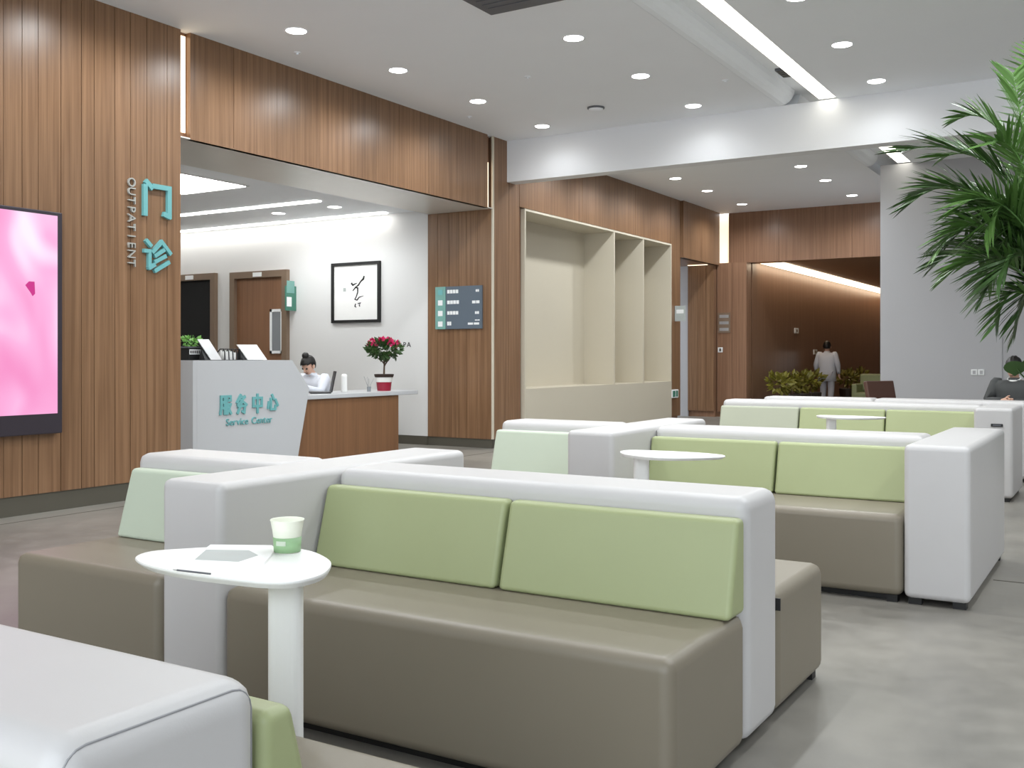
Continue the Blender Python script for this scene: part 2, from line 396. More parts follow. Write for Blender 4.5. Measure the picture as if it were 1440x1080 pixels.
# ================================================================ LAMPS
def downlight(x, y, z, label, group, power, tw=(0.93, 0.97, 1.0)):
    t = thing('downlight', label, 'downlight', (x, y, z), group)
    obj('trim_ring', lathe(bmesh.new(), [(0.088, -0.001), (0.096, -0.005), (0.106, -0.001), (0.106, 0.0)], (x, y, z), 24), 'ceiling', t, smooth=True)
    obj('lens', lathe(bmesh.new(), [(0, -0.004), (0.087, -0.004), (0.088, 0.0)], (x, y, z), 24), 'lens', t)
    if power:
        ld = bpy.data.lights.new('downlight_lamp', 'SPOT'); ld.energy = power; ld.spot_size = R(165); ld.spot_blend = 0.7; ld.shadow_soft_size = 0.06; ld.color = tw
        lo = bpy.data.objects.new('lamp', ld); COL.objects.link(lo); lo.location = (x, y, z - 0.07); attach(lo, t)
GR = {-6.36: 'in the row along the walnut wall', -4.36: 'between walnut wall and ceiling light strip', -2.33: 'in the row just past the ceiling light strip', -0.3: 'two rows past the ceiling light strip', 1.7: 'three rows past the ceiling light strip'}
for x in (-6.36, -4.36, -2.33, -0.3, 1.7):
    for k in range(-2, 4):
        y = 6.75 + 1.465 * k
        if abs(x + 4.36) < 0.01 and k == 0: continue      # the air grille sits here
        downlight(x, y, HC, 'small round downlight before the bulkhead, ' + GR[x], 'downlights ' + GR[x], DOWNLIGHT_W * (0.16 if k == 3 else 1.0))
for x in (-6.38, -4.35):
    for y in (12.6, 14.06, 15.53, 16.97, 18.8):  # nearest rows are unseen, put in on the grid for more light
        downlight(x, y, HC, 'small round downlight behind the bulkhead, ' + ('along the walnut wall' if x < -5 else 'on the side of the grey wall'), 'downlights behind the bulkhead, ' + ('walnut side' if x < -5 else 'grey wall side'), DOWNLIGHT_W * 1.0)
for x, y in ((-10.2, 10.47), (-9.13, 10.42)):
    downlight(x, y, 3.2, 'small round downlight between the two strip lights of the reception', 'downlights of the reception', 25)
pl_fill = thing('panel_light', 'unseen luminous ceiling panel added in the reception behind the walnut wall', 'ceiling light', (-9.4, 5.2, 3.2))  # hidden fill panel, added to brighten the end of the counter
obj('frame', B(-9.98, -8.86, 4.68, 5.72, 3.192, 3.2), 'silver', pl_fill); obj('diffuser', B(-9.95, -8.89, 4.71, 5.69, 3.186, 3.192), 'led', pl_fill)
pl = thing('panel_light', 'square luminous ceiling panel above the reception desk', 'ceiling light', (-9.4, 8.1, 3.2))
obj('frame', B(-9.98, -8.86, 7.58, 8.62, 3.192, 3.2), 'silver', pl)
obj('diffuser', B(-9.95, -8.89, 7.61, 8.59, 3.186, 3.192), 'led', pl)

# ceiling fittings
x0, y0 = -4.63, 7.25
ca = thing('air_cassette', 'dark grey square air grille in the ceiling, its corner in view', 'air grille', (x0 + 0.5, y0 - 0.5, HC))
obj('frame', B(x0, x0 + 0.95, y0 - 0.95, y0, HC - 0.02, HC), 'vent', ca)
for k in range(9): obj('slat', B(x0 + 0.07, x0 + 0.88, y0 - 0.88 + k * 0.09, y0 - 0.82 + k * 0.09, HC - 0.026, HC - 0.02), 'vent', ca)
for u, v in ((742, 108), (660, 164), (418, 74), (1020, 113)):
    p = at_z(u, v, HC); s = thing('sprinkler', 'tiny pale sprinkler head in the ceiling', 'sprinkler', p, 'sprinklers of the main ceiling')
    obj('plate', lathe(bmesh.new(), [(0.035, 0), (0.035, -0.006), (0.012, -0.008)], p, 16), 'ceiling', s)
    obj('nozzle', lathe(bmesh.new(), [(0.012, -0.008), (0.012, -0.02), (0.022, -0.022), (0.0, -0.024)], p, 12), 'ceiling', s)
p = at_z(838, 151, HC)
s = thing('smoke_detector', 'round white smoke detector near the white bulkhead', 'detector', p)
obj('base', lathe(bmesh.new(), [(0.1, 0), (0.1, -0.015), (0.085, -0.02)], p, 24), 'vent', s)
obj('dome', lathe(bmesh.new(), [(0.085, -0.02), (0.07, -0.035), (0.0, -0.04)], p, 24), 'ceiling', s, smooth=True)

# ================================================================ SOFAS
ZT, ZS, ZB = 0.775, 0.43, 0.03
def cushion(parent, x0, x1, yf, sgn, mat, name='cushion'):
    """wedge back cushion resting on a seat; yf is the face of the backrest, sgn -1 faces -Y, +1 faces +Y"""
    g = 0.006; pts = [(yf + sgn * g, ZS), (yf + sgn * 0.142, ZS), (yf + sgn * 0.064, 0.717), (yf + sgn * g, 0.717)]
    bm = prism(bmesh.new(), pts, 'x', x0 + 0.006, x1 - 0.006)
    bmesh.ops.recalc_face_normals(bm, faces=bm.faces)
    bmesh.ops.bevel(bm, geom=list(bm.edges), offset=0.018, segments=4, profile=0.5, affect='EDGES')
    return obj(name, bm, mat, parent, wn=True)
def pip_x(parent, x, y0, y1, z0, z1, r):
    k = 0.293 * r; pts = []; rr_ = r * 0.8
    for cy, cz, a0 in ((y1 - k - rr_, z1 - k - rr_, 0), (y0 + k + rr_, z1 - k - rr_, 90), (y0 + k + rr_, z0 + k + rr_, 180), (y1 - k - rr_, z0 + k + rr_, 270)):
        for j in range(5): t = R(a0 + j * 22.5); pts.append((x, cy + rr_ * math.cos(t), cz + rr_ * math.sin(t)))
    return obj('piping', tube(bmesh.new(), pts, 0.0016, 6, True), 'seam', parent)
def sofa(label, cy, spec, half=0.735, th=0.155):
    xs = [v for k in ('spine', 'back', 'seat') for q in spec.get(k, []) for v in q[:2]]
    t = thing('sofa', label, 'sofa', ((min(xs) + max(xs)) / 2, cy, 0))
    ya, yb = cy - th, cy + th
    for x0, x1, s0, s1 in spec.get('spine', []):
        o = obj('spine', RB(x0, x1, cy + s0, cy + s1, ZB, ZT, 0.03, 5), 'panel', t, wn=True)
    for x0, x1 in spec.get('back', []):
        o = obj('backrest', RB(x0, x1, ya, yb, ZB, ZT, 0.042, 5), 'panel', t, wn=True)
        if spec.get('pip'): pip_x(o, x1 - 0.0123, ya, yb, ZB, ZT, 0.042)
    for x0, x1, sg in spec.get('seat', []):
        y0, y1 = (cy - half, ya) if sg < 0 else (yb, cy + half)
        obj('seat', RB(x0 + 0.004, x1 - 0.004, y0, y1, ZB, ZS, 0.04, 5), 'taupe', t, wn=True)
        obj('plinth', B(x0 + 0.07, x1 - 0.07, y0 + 0.06, y1 - 0.02, 0.0, ZB + 0.01), 'black', t)
        for fx in (x0 + 0.03, x1 - 0.08):
            fy = y0 + 0.015 if sg < 0 else y1 - 0.065
            obj('foot', B(fx, fx + 0.05, fy, fy + 0.05, 0, ZB + 0.005), 'black', t)
    for x0, x1, sg, mt in spec.get('cushion', []):
        cushion(t, x0, x1, ya if sg < 0 else yb, sg, mt)
    for x0, x1, y0, y1 in spec.get('foot', []): obj('foot', B(x0, x1, cy + y0, cy + y1, 0, ZB + 0.005), 'black', t)
    return t
sofa('light grey sofa with taupe seat beside the teardrop table, turned towards the cup', 0.845, dict(
    spine=[(-2.9, -2.6, -0.735, 0.735)], back=[(-2.6, -1.0)], seat=[(-2.6, -1.0, 1), (-2.6, -1.0, -1)],
    cushion=[(-2.6, -1.8, 1, 'sage'), (-1.8, -1.0, 1, 'sage'), (-2.6, -1.8, -1, 'sage'), (-1.8, -1.0, -1, 'sage')], pip=1))
sofa('double-sided light grey sofa with two sage cushions behind the table with the cup', 3.155, dict(
    spine=[(-2.92, -2.62, -0.735, 0.735)], back=[(-3.78, -2.92), (-2.62, -1.0)],
    seat=[(-2.62, -1.0, -1), (-2.62, -1.0, 1), (-3.78, -2.92, -1), (-3.78, -2.92, 1)],
    cushion=[(-2.62, -1.81, -1, 'sage'), (-1.81, -1.0, -1, 'sage'), (-3.74, -2.93, -1, 'mint')]))
obj('tab', B(-1.02, -0.995, 3.312, 3.318, 0.37, 0.41), 'black', bpy.data.objects['sofa.001'])
sofa('grey sofa with tall arm at its end and two sage cushions, before the cream niches', 5.98, dict(
    spine=[(-2.83, -2.53, -0.74, 0.74), (-0.97, -0.67, -0.74, 0.74)], back=[(-3.65, -2.83), (-2.53, -0.97)],
    seat=[(-2.53, -0.97, -1), (-2.53, -0.97, 1), (-3.65, -2.83, -1), (-3.65, -2.83, 1)],
    cushion=[(-2.53, -1.75, -1, 'sage'), (-1.75, -0.97, -1, 'sage'), (-3.65, -2.84, -1, 'mint')],
    foot=[(-0.75, -0.69, -0.72, -0.66), (-0.75, -0.69, 0.66, 0.72), (-0.95, -0.89, -0.72, -0.66)]), half=0.74)
sofa('grey sofa with three green cushions in a row, one paler', 10.02, dict(
    spine=[(-1.17, -0.87, -0.68, 0.155)], back=[(-3.55, -1.17)], seat=[(-3.55, -1.17, -1)],
    cushion=[(-3.55, -2.76, -1, 'pale_sage'), (-2.76, -1.97, -1, 'sage'), (-1.97, -1.17, -1, 'sage')],
    foot=[(-0.96, -0.9, -0.66, -0.6), (-0.96, -0.9, 0.07, 0.13)]))
sofa('grey sofa with its plain back turned, behind the row of three cushions', 11.0, dict(
    spine=[(-0.9, -0.6, -0.155, 0.7)], back=[(-3.45, -2.3), (-2.3, -0.9)], seat=[(-3.45, -2.3, 1), (-2.3, -0.9, 1)],
    cushion=[(-3.45, -2.6, 1, 'sage'), (-2.6, -1.75, 1, 'sage'), (-1.75, -0.9, 1, 'sage')],
    foot=[(-0.72, -0.66, -0.13, -0.07)]))

# ================================================================ SIDE TABLES
ZTB = 0.72
PXT = [(190, 783), (212, 775), (262, 771), (330, 768), (385, 768), (430, 773), (455, 782), (466, 792), (458, 804), (440, 812), (410, 818), (370, 818), (320, 813), (270, 807), (230, 800), (200, 792)]
tw_ = [at_z(u, v, ZTB) for u, v in PXT]
colw = at_z(402, 797, ZTB)
def side_table(label, pos, rot):
    t = thing('side_table', label, 'table', pos)
    loc = [Vector((p.x - colw.x, p.y - colw.y, 0)) for p in tw_]
    lp = smooth_loop(loc, 4); Rm = Matrix.Rotation(rot, 3, 'Z')
    def W(q, z, s=1.0): v = Rm @ Vector((q.x * s, q.y * s, 0)); return (pos[0] + v.x, pos[1] + v.y, z)
    bm = bmesh.new(); rings = []
    for z, s in ((ZTB - 0.016, 0.95), (ZTB - 0.006, 0.995), (ZTB - 0.003, 1.0), (ZTB, 0.995)):
        rings.append([bm.verts.new(W(q, z, s)) for q in lp])
    n = len(lp)
    for A, Bq in zip(rings, rings[1:]):
        for i in range(n): bm.faces.new((A[i], A[(i + 1) % n], Bq[(i + 1) % n], Bq[i]))
    bm.faces.new(rings[0][::-1]); bm.faces.new(rings[-1])
    obj('tabletop', bm, 'tabw', t)
    sec = [(0.038 * math.copysign(abs(math.cos(a)) ** 0.55, math.cos(a)), 0.03 * math.copysign(abs(math.sin(a)) ** 0.55, math.sin(a))) for a in [2 * math.pi * i / 28 for i in range(28)]]
    cr = YAW + rot; pts = [(pos[0] + x * math.cos(cr) - y * math.sin(cr), pos[1] + x * math.sin(cr) + y * math.cos(cr)) for x, y in sec]
    obj('column', prism(bmesh.new(), pts, 'z', 0.012, ZTB - 0.014), 'tabw', t)
    bm = bmesh.new(); prism(bm, [W(q, 0, 0.8)[:2] for q in lp[::2]], 'z', 0.0, 0.012)
    obj('base', bm, 'tabw', t)
    return t
side_table('white teardrop side table with a cup and brochure', (colw.x, colw.y, 0), 0)
p2 = at_y(902, 600, 4.72); side_table('bare white side table between the sofa with the tall arm and the double-sided sofa', (p2.x, p2.y, 0), math.pi)
p3 = at_y(1169, 600, 8.45); side_table('bare white side table before the three green cushions in a row', (p3.x, p3.y, 0), math.pi)

# things on the first table
def quad_print(name, px, z, mat, parent, th=0.001):
    pts = [at_z(u, v, z) for u, v in px]
    return obj(name, prism(bmesh.new(), [(p.x, p.y) for p in pts], 'z', z, z + th), mat, parent)
br_px = [(296, 769), (383, 770), (383, 781), (372, 795), (262, 795)]
bc = at_z(330, 784, ZTB)
bro = thing('brochure', 'white brochure with a grey picture on the teardrop table', 'brochure', (bc.x, bc.y, ZTB))
quad_print('cover', br_px, ZTB, 'paper', bro, 0.006)
quad_print('picture', [(290, 773), (350, 774), (363, 781), (335, 790), (274, 787)], ZTB + 0.006, 'print', bro, 0.0004)
a, b_ = at_z(243, 801, ZTB + 0.004), at_z(296, 807, ZTB + 0.004)
pen = thing('pen', 'thin dark grey pen on the teardrop table', 'pen', (a + b_) / 2)
d = (b_ - a)
obj('barrel', tube(bmesh.new(), [a + d * 0.12, b_], 0.0022, 8), 'vent', pen)
obj('tip', tube(bmesh.new(), [a, a + d * 0.12], [0.0008, 0.0022], 8), 'silver', pen)
cp = at_z(404, 776, ZTB)
cup = thing('paper_cup', 'white paper cup with a green band on the teardrop table', 'cup', cp)
obj('cup_body', lathe(bmesh.new(), [(0.0, 0.002), (0.03, 0.0), (0.0315, 0.012), (0.0312, 0.012), (0.033, 0.038), (0.0405, 0.077), (0.042, 0.079), (0.041, 0.081), (0.0395, 0.078), (0.03, 0.01), (0.0, 0.01)], cp, 32), 'cupwhite', cup, smooth=True)
obj('band', lathe(bmesh.new(), [(0.0312, 0.002), (0.0325, 0.002), (0.0347, 0.038), (0.033, 0.038)], cp, 32), 'cupgreen', cup, smooth=True)
obj('band_label', prism(bmesh.new(), [(cp.x + 0.0352 * math.cos(t) * s, cp.y + 0.0352 * math.sin(t) * s) for s, ts in ((1.0, [R(265 + i * 6) for i in range(8)]), (0.985, [R(265 + i * 6) for i in range(7, -1, -1)])) for t in ts], 'z', cp.z + 0.02, cp.z + 0.031), 'mint', cup)

# ================================================================ DISPLAY + LETTERING ON THE LEFT WALL
tv = thing('display_screen', 'tall black-framed display showing a blurred pink picture on the walnut wall', 'screen', (XW, 4.4, 0.6))
Y1 = 4.975; Y0 = Y1 - 1.05; TZ0, TZ1 = 0.61, 2.32
obj('housing', RB(XW + 0.002, XW + 0.07, Y0, Y1, TZ0, TZ1, 0.008, 2), 'bezel', tv)
sc = obj('screen', B(XW + 0.07, XW + 0.072, Y0 + 0.04, Y1 - 0.045, TZ0 + 0.155, TZ1 - 0.03), 'display', tv); sc['label'] = 'glowing pink picture'
bm = prism(bmesh.new(), [(4.66, 1.74), (4.69, 1.77), (4.735, 1.77), (4.74, 1.68), (4.72, 1.66), (4.70, 1.69)], 'x', XW + 0.072, XW + 0.074)
obj('screen_mark', bm, 'display_mark', tv)

def strokes(name, segs, wd, depth, mat, mtx, parent):
    """bold strokes in a plane as one raised character; segs are polylines in local x,y"""
    bm = bmesh.new()
    for sgs in segs:
        for (x0, y0), (x1, y1) in zip(sgs, sgs[1:]):
            dv = Vector((x1 - x0, y1 - y0)); L_ = dv.length
            if L_ < 1e-6: continue
            dv /= L_; nv = Vector((-dv.y, dv.x)); e_ = wd * 0.45
            q = [Vector((x0, y0)) - dv * e_ + nv * wd / 2, Vector((x0, y0)) - dv * e_ - nv * wd / 2, Vector((x1, y1)) + dv * e_ - nv * wd / 2, Vector((x1, y1)) + dv * e_ + nv * wd / 2]
            prism(bm, [(p.x, p.y) for p in q], 'z', 0, depth * rng.uniform(0.97, 1.03))
    bm.transform(mtx)
    return obj(name, bm, mat, parent)
lt = thing('wall_lettering', 'teal Chinese characters and silver OUTPATIENT lettering on the walnut wall', 'sign', (XW, 5.85, 2.3))
men = [[(0.0, 0.0), (0.0, 0.36)], [(0.02, 0.42), (0.07, 0.36)], [(0.10, 0.38), (0.28, 0.38), (0.28, 0.0), (0.23, 0.02)]]
zhen = [[(0.02, 0.38), (0.06, 0.33)], [(0.0, 0.25), (0.05, 0.25), (0.05, 0.03), (0.10, 0.07)], [(0.19, 0.39), (0.09, 0.25)], [(0.19, 0.39), (0.29, 0.25)],
        [(0.21, 0.28), (0.12, 0.2)], [(0.23, 0.2), (0.12, 0.12)], [(0.27, 0.12), (0.12, 0.0)]]
p = at_x(199, 300, XW); strokes('character', [[(x * 0.9, y * 0.64) for x, y in q_] for q_ in men], 0.042, 0.03, 'teal', ON_X((XW, p.y + 0.02, p.z - 0.0)), lt)
p = at_x(199, 379, XW); strokes('character', [[(x * 0.9, y * 0.64) for x, y in q_] for q_ in zhen], 0.033, 0.03, 'teal', ON_X((XW, p.y + 0.02, p.z + 0.0)), lt)
lz0, lz1 = 2.70, 1.95; word = 'OUTPATIENT'
for i, ch in enumerate(word):
    z = lz0 - (i + 0.5) * (lz0 - lz1) / len(word)
    me = text_mesh(ch, 0.105, 0.02); me.transform(frame_m((XW + 0.012, 5.655, z), (0, 0, -1), (0, 1, 0)))
    obj('letter', me, 'letter', lt)

# ================================================================ RECEPTION
XD = -7.8
desk = thing('reception_desk', 'white angular high counter with teal Chinese lettering', 'reception desk', (XD - 0.3, 7.5, 0))
ZC = 1.166
def yz(u, v, x=XD): p = at_x(u, v, x); return (p.y, p.z)
n0 = yz(277, 507)[0]; n1 = yz(411, 507)[0]; n2, zt = yz(435, 546); n3, zb = yz(417, 640)
obj('front_panel', prism(bmesh.new(), [(n0, 0.02), (n3, 0.02), (n2, zt), (n1, ZC), (n0, ZC)], 'x', XD - 0.05, XD), 'corian', desk)
obj('end_panel', B(XD - 0.85, XD, n0 - 0.05, n0 - 0.001, 0.02, ZC), 'corian', desk)
obj('counter_top', B(XD - 0.42, XD - 0.05, n0 - 0.001, n1 - 0.03, ZC - 0.04, ZC), 'corian', desk)
obj('inner_panel', B(XD - 0.75, XD - 0.7, n0, n1 - 0.1, 0.02, 0.72), 'wood_desk', desk)
ws = thing('reception_table', 'walnut fronted low desk with long white worktop beside the white counter', 'desk', (XD - 0.4, 9.3, 0))
XT = XD - 0.053; e0, e1 = yz(563, 560, XT)[0], yz(588, 549, XT)[0]; ZW = 0.775
obj('worktop', RB(XD - 0.8, XT, n3 + 0.12, e1, ZW - 0.05, ZW, 0.006, 2), 'corian', ws)
obj('front_panel', B(XT - 0.07, XT - 0.03, n3 + 0.08, e0, 0.03, ZW - 0.051), 'wood_desk', ws)
obj('end_panel', B(XD - 0.75, XT - 0.07, e0 - 0.04, e0, 0.03, ZW - 0.051), 'wood_desk', ws)
obj('plinth', B(XD - 0.7, XT - 0.12, n3 + 0.12, e0 - 0.06, 0.0, 0.03), 'base', ws)

# lettering on the counter: four Chinese characters over two English words
fu = [[(0.02, 0.0), (0.04, 0.1), (0.04, 0.3), (0.13, 0.3), (0.13, 0.0)], [(0.05, 0.2), (0.12, 0.2)], [(0.05, 0.1), (0.12, 0.1)], [(0.18, 0.0), (0.18, 0.3), (0.29, 0.3), (0.29, 0.23), (0.24, 0.23)], [(0.2, 0.16), (0.29, 0.16), (0.2, 0.0)], [(0.2, 0.14), (0.3, 0.0)]]
wu_ = [[(0.12, 0.31), (0.02, 0.19)], [(0.1, 0.28), (0.23, 0.28), (0.04, 0.14)], [(0.08, 0.25), (0.28, 0.14)], [(0.05, 0.12), (0.24, 0.12), (0.22, 0.0), (0.17, 0.02)], [(0.14, 0.17), (0.04, 0.0)]]
zho = [[(0.03, 0.1), (0.03, 0.25), (0.27, 0.25), (0.27, 0.1), (0.03, 0.1)], [(0.15, 0.31), (0.15, -0.01)]]
xin = [[(0.03, 0.16), (0.01, 0.06)], [(0.09, 0.22), (0.09, 0.03), (0.22, 0.03), (0.23, 0.09)], [(0.13, 0.29), (0.17, 0.22)], [(0.23, 0.2), (0.29, 0.1)]]
ya, za = yz(306, 583); yb_, _ = yz(395, 583); hgt = yz(306, 558)[1] - za
step = (yb_ - ya) / 4
for i, g in enumerate((fu, wu_, zho, xin)):
    k = hgt / 0.31
    sg = [[(x * k * 0.86, y * k) for x, y in s_] for s_ in g]
    strokes('character', sg, 0.026, 0.015, 'teal', ON_X((XD, ya + i * step + 0.02, za + 0.005)), desk)
yc, zc = yz(351, 592)
adv = 0.0
word2 = [(ch, text_mesh(ch, 0.1, 0.012)) for ch in 'Service Center']
for ch, me in word2:
    if ch == ' ': adv += 0.04; continue
    xs_ = [v.co.x for v in me.vertices]; me.transform(Matrix.Translation((adv - min(xs_), 0, 0))); adv += max(xs_) - min(xs_) + 0.009
for ch, me in word2:
    if ch == ' ': continue
    me.transform(ON_X((XD + 0.006, yc - adv / 2, zc))); obj('letter', me, 'teal', desk)

# door and opening in the white wall
def door(name, u0, u1, vt, leaf, label_plate=True):
    x0, x1 = at_y(u0, vt, YP).x, at_y(u1, vt, YP).x; z1 = at_y(u1, vt, YP).z
    d = struct(name, B(x0 + 0.1, x1 - 0.1, YP + 0.012, YP + 0.018, 0.0, z1 - 0.09), leaf)
    f = bmesh.new(); box(f, x0, x0 + 0.1, YP - 0.05, YP + 0.02, 0, z1); box(f, x1 - 0.1, x1, YP - 0.05, YP + 0.02, 0, z1); box(f, x0 + 0.1, x1 - 0.1, YP - 0.05, YP + 0.02, z1 - 0.1, z1)
    obj('door_frame', f, 'frame', d)
    obj('number_plate', B((x0 + x1) / 2 - 0.09, (x0 + x1) / 2 + 0.09, YP - 0.058, YP - 0.05, z1 - 0.085, z1 - 0.02), 'signwhite', d)
    return d, x0, x1, z1
door('door_2', 236, 305, 384, 'dark')  # no leaf here: black sheet painted as the unlit room behind
d2, dx0, dx1, dz = door('door_3', 326, 406, 379, 'doorwood')
a, b_ = at_y(380, 435, YP), at_y(398, 497, YP)
wp_ = obj('window', B(a.x + 0.04, b_.x - 0.04, YP - 0.004, YP + 0.012, b_.z + 0.04, a.z - 0.04), 'glassgrey', d2)
f = bmesh.new(); box(f, a.x, a.x + 0.04, YP - 0.012, YP + 0.012, b_.z, a.z); box(f, b_.x - 0.04, b_.x, YP - 0.012, YP + 0.012, b_.z, a.z); box(f, a.x, b_.x, YP - 0.012, YP + 0.012, a.z - 0.04, a.z); box(f, a.x, b_.x, YP - 0.012, YP + 0.012, b_.z, b_.z + 0.04)
obj('window_frame', f, 'signwhite', d2)
# projecting sign
a, b_ = at_y(400, 403, YP - 0.05), at_y(412, 437, YP - 0.05)
ps = thing('projecting_sign', 'green and white flag sign beside the brown door', 'sign', (b_.x, YP, b_.z))
obj('plate', B(b_.x - 0.02, b_.x, YP - 0.2, YP + 0.02, b_.z, a.z), 'green', ps)
obj('print', B(b_.x - 0.0, b_.x + 0.002, YP - 0.18, YP - 0.02, b_.z + 0.26, b_.z + 0.44), 'signteal', ps)
obj('print', B(b_.x - 0.0, b_.x + 0.002, YP - 0.18, YP - 0.08, b_.z + 0.06, b_.z + 0.2), 'signwhite', ps)
# framed calligraphy
a, b_ = at_y(468, 371, YP + 0.02), at_y(536, 453, YP + 0.02)
fr = thing('framed_calligraphy', 'black framed ink calligraphy on the white reception wall', 'picture', ((a.x + b_.x) / 2, YP, b_.z))
f = bmesh.new(); t = 0.04; y0, y1 = YP - 0.02, YP + 0.018
box(f, a.x, a.x + t, y0, y1, b_.z, a.z); box(f, b_.x - t, b_.x, y0, y1, b_.z, a.z); box(f, a.x + t, b_.x - t, y0, y1, a.z - t, a.z); box(f, a.x + t, b_.x - t, y0, y1, b_.z, b_.z + t)
obj('frame', f, 'ink', fr)
obj('sheet', B(a.x + t, b_.x - t, YP + 0.004, YP + 0.016, b_.z + t, a.z - t), 'paper', fr)
def ink(pts, w):
    P = [at_y(u, v, YP + 0.002) for u, v in pts]; bm = bmesh.new()
    q = []
    for i, p_ in enumerate(P):
        tdir = (P[min(i + 1, len(P) - 1)] - P[max(i - 1, 0)]).normalized(); nn = Vector((-tdir.z, 0, tdir.x)); ww = w[i] if isinstance(w, list) else w
        q.append((p_ + nn * ww, p_ - nn * ww))
    top = [(a_.x, a_.z) for a_, _ in q] + [(b2.x, b2.z) for _, b2 in q[::-1]]
    for i in range(len(q) - 1):
        prism(bm, [(q[i][0].x, q[i][0].z), (q[i + 1][0].x, q[i + 1][0].z), (q[i + 1][1].x, q[i + 1][1].z), (q[i][1].x, q[i][1].z)], 'y', YP + 0.0015, YP + 0.004)
    obj('brush_stroke', bm, 'ink', fr)
ink([(512, 388), (511, 392), (507, 396), (504, 401), (500, 404)], [.012, .016, .01, .012, .006])
ink([(494, 398), (496, 401), (502, 398)], [.016, .014, .004])
ink([(496, 409), (500, 404), (503, 405), (503, 411), (501, 417)], [.006, .012, .014, .01, .008])
ink([(501, 417), (499, 421), (502, 422), (505, 418), (511, 416)], [.008, .012, .01, .008, .003])
ink([(500, 427), (499, 431), (501, 432)], [.008, .01, .006])
ink([(503, 427), (507, 426), (505, 429), (506, 431)], [.006, .012, .008, .008])
for u0, u1, v0, v1 in ((482.5, 486, 405, 410),):
    a, b_ = at_y(u0, v0, YP), at_y(u1, v1, YP)
    obj('seal', B(a.x, b_.x, YP + 0.0015, YP + 0.004, b_.z, a.z), 'print', fr)
# small dark wall mark beside the flowers
a = at_y(572, 485, YP + 0.02)
for k, ch in enumerate('PA'): text_obj('wall_mark', ch, 0.1, 0.003, 'ink', ON_Y((a.x + (k - 0.5) * 0.075, YP + 0.018, a.z)), wr)

# directory board on the walnut return
a, b_ = at_y(614, 404, YP), at_y(679, 462, YP)
ds = thing('directory_board', 'slate directory board with a teal strip on the walnut return', 'sign', ((a.x + b_.x) / 2, YP, b_.z))
sx = a.x + 0.17; H_ = a.z - b_.z
obj('board', B(sx, b_.x, YP - 0.025, YP, b_.z, a.z), 'slate', ds)
obj('teal_strip', B(a.x, sx - 0.004, YP - 0.03, YP, b_.z, a.z), 'signteal', ds)
for k, (uu0, uu1, vv, hh) in enumerate(((629, 645, 410, 2.2), (629, 646, 425, 2.2), (629, 645, 440, 2.2), (629, 635, 455, 2.6), (669, 674, 408.5, 1.6), (664, 675, 424.5, 1.8), (668, 674, 439.5, 1.8), (658, 675, 455, 1.3), (668, 675, 450, 0.7))):
    p0, p1 = at_y(uu0, vv - hh, YP - 0.025), at_y(uu1, vv + hh, YP - 0.025)
    n_ = 4 if uu1 - uu0 > 8 and uu0 < 650 else (2 if uu0 < 650 or uu1 - uu0 > 8 else 2)
    for j in range(n_):
        xa = p0.x + (p1.x - p0.x) * j / n_; xb = p0.x + (p1.x - p0.x) * (j + 0.86) / n_
        obj('character', B(xa, xb, YP - 0.027, YP - 0.025, p1.z, p0.z), 'signwhite', ds)
for k in range(4):
    zc_ = b_.z + H_ * (0.88 - 0.25 * k)
    obj('icon', B(a.x + 0.045, a.x + 0.12, YP - 0.032, YP - 0.03, zc_ - 0.04, zc_ + 0.03), 'signwhite' if k else 'teal', ds)

# ---- small things on the counter and the desk
def on_counter(u, depth=0.2):   # point on the counter top at picture column u
    p = at_x(u, 507, XD - depth); return Vector((p.x, p.y, ZC))
def leaves(bm, c, rad, n, size, seed, flat=0.5):
    r = random.Random(seed)
    for _ in range(n):
        while True:
            v = Vector((r.uniform(-1, 1), r.uniform(-1, 1), r.uniform(-1, 1)))
            if 0.25 < v.length < 1: break
        p_ = Vector(c) + Vector((v.x * rad[0], v.y * rad[1], v.z * rad[2]))
        d = (v.normalized() + Vector((r.uniform(-.6, .6), r.uniform(-.6, .6), r.uniform(-.3, .7)))).normalized()
        s_ = d.orthogonal().normalized(); s_ = Matrix.Rotation(r.uniform(0, 6.28), 3, d) @ s_
        L_ = size * r.uniform(0.7, 1.3); W_ = L_ * flat * 0.5; nn = d.cross(s_) * (L_ * 0.12)
        v0 = bm.verts.new(p_); v1 = bm.verts.new(p_ + d * L_ * 0.45 + s_ * W_ + nn); v2 = bm.verts.new(p_ + d * L_); v3 = bm.verts.new(p_ + d * L_ * 0.45 - s_ * W_ + nn); v4 = bm.verts.new(p_ + d * L_ * 0.5)
        bm.faces.new((v0, v1, v4)); bm.faces.new((v1, v2, v4)); bm.faces.new((v2, v3, v4)); bm.faces.new((v3, v0, v4))
    return bm
p = on_counter(268, 0.38)
bx = thing('planter_box', 'small black box with green seedlings and a white label on the counter', 'plant', p)
obj('box', RB(p.x - 0.08, p.x + 0.08, p.y - 0.09, p.y + 0.09, ZC, ZC + 0.13, 0.005, 2), 'black', bx)
obj('rim', B(p.x - 0.085, p.x + 0.085, p.y - 0.105, p.y + 0.105, ZC + 0.125, ZC + 0.14), 'vent', bx)
lb = obj('label_plate', B(p.x + 0.08, p.x + 0.083, p.y - 0.085, p.y + 0.085, ZC + 0.06, ZC + 0.11), 'signwhite', bx)
for k in range(6): obj('print', B(p.x + 0.083, p.x + 0.084, p.y - 0.075 + k * 0.026, p.y - 0.06 + k * 0.026, ZC + 0.068, ZC + 0.1), 'ink', bx)
obj('seedlings', leaves(bmesh.new(), (p.x, p.y, ZC + 0.19), (0.07, 0.085, 0.05), 70, 0.05, 3, 0.8), 'leaf_l', bx)
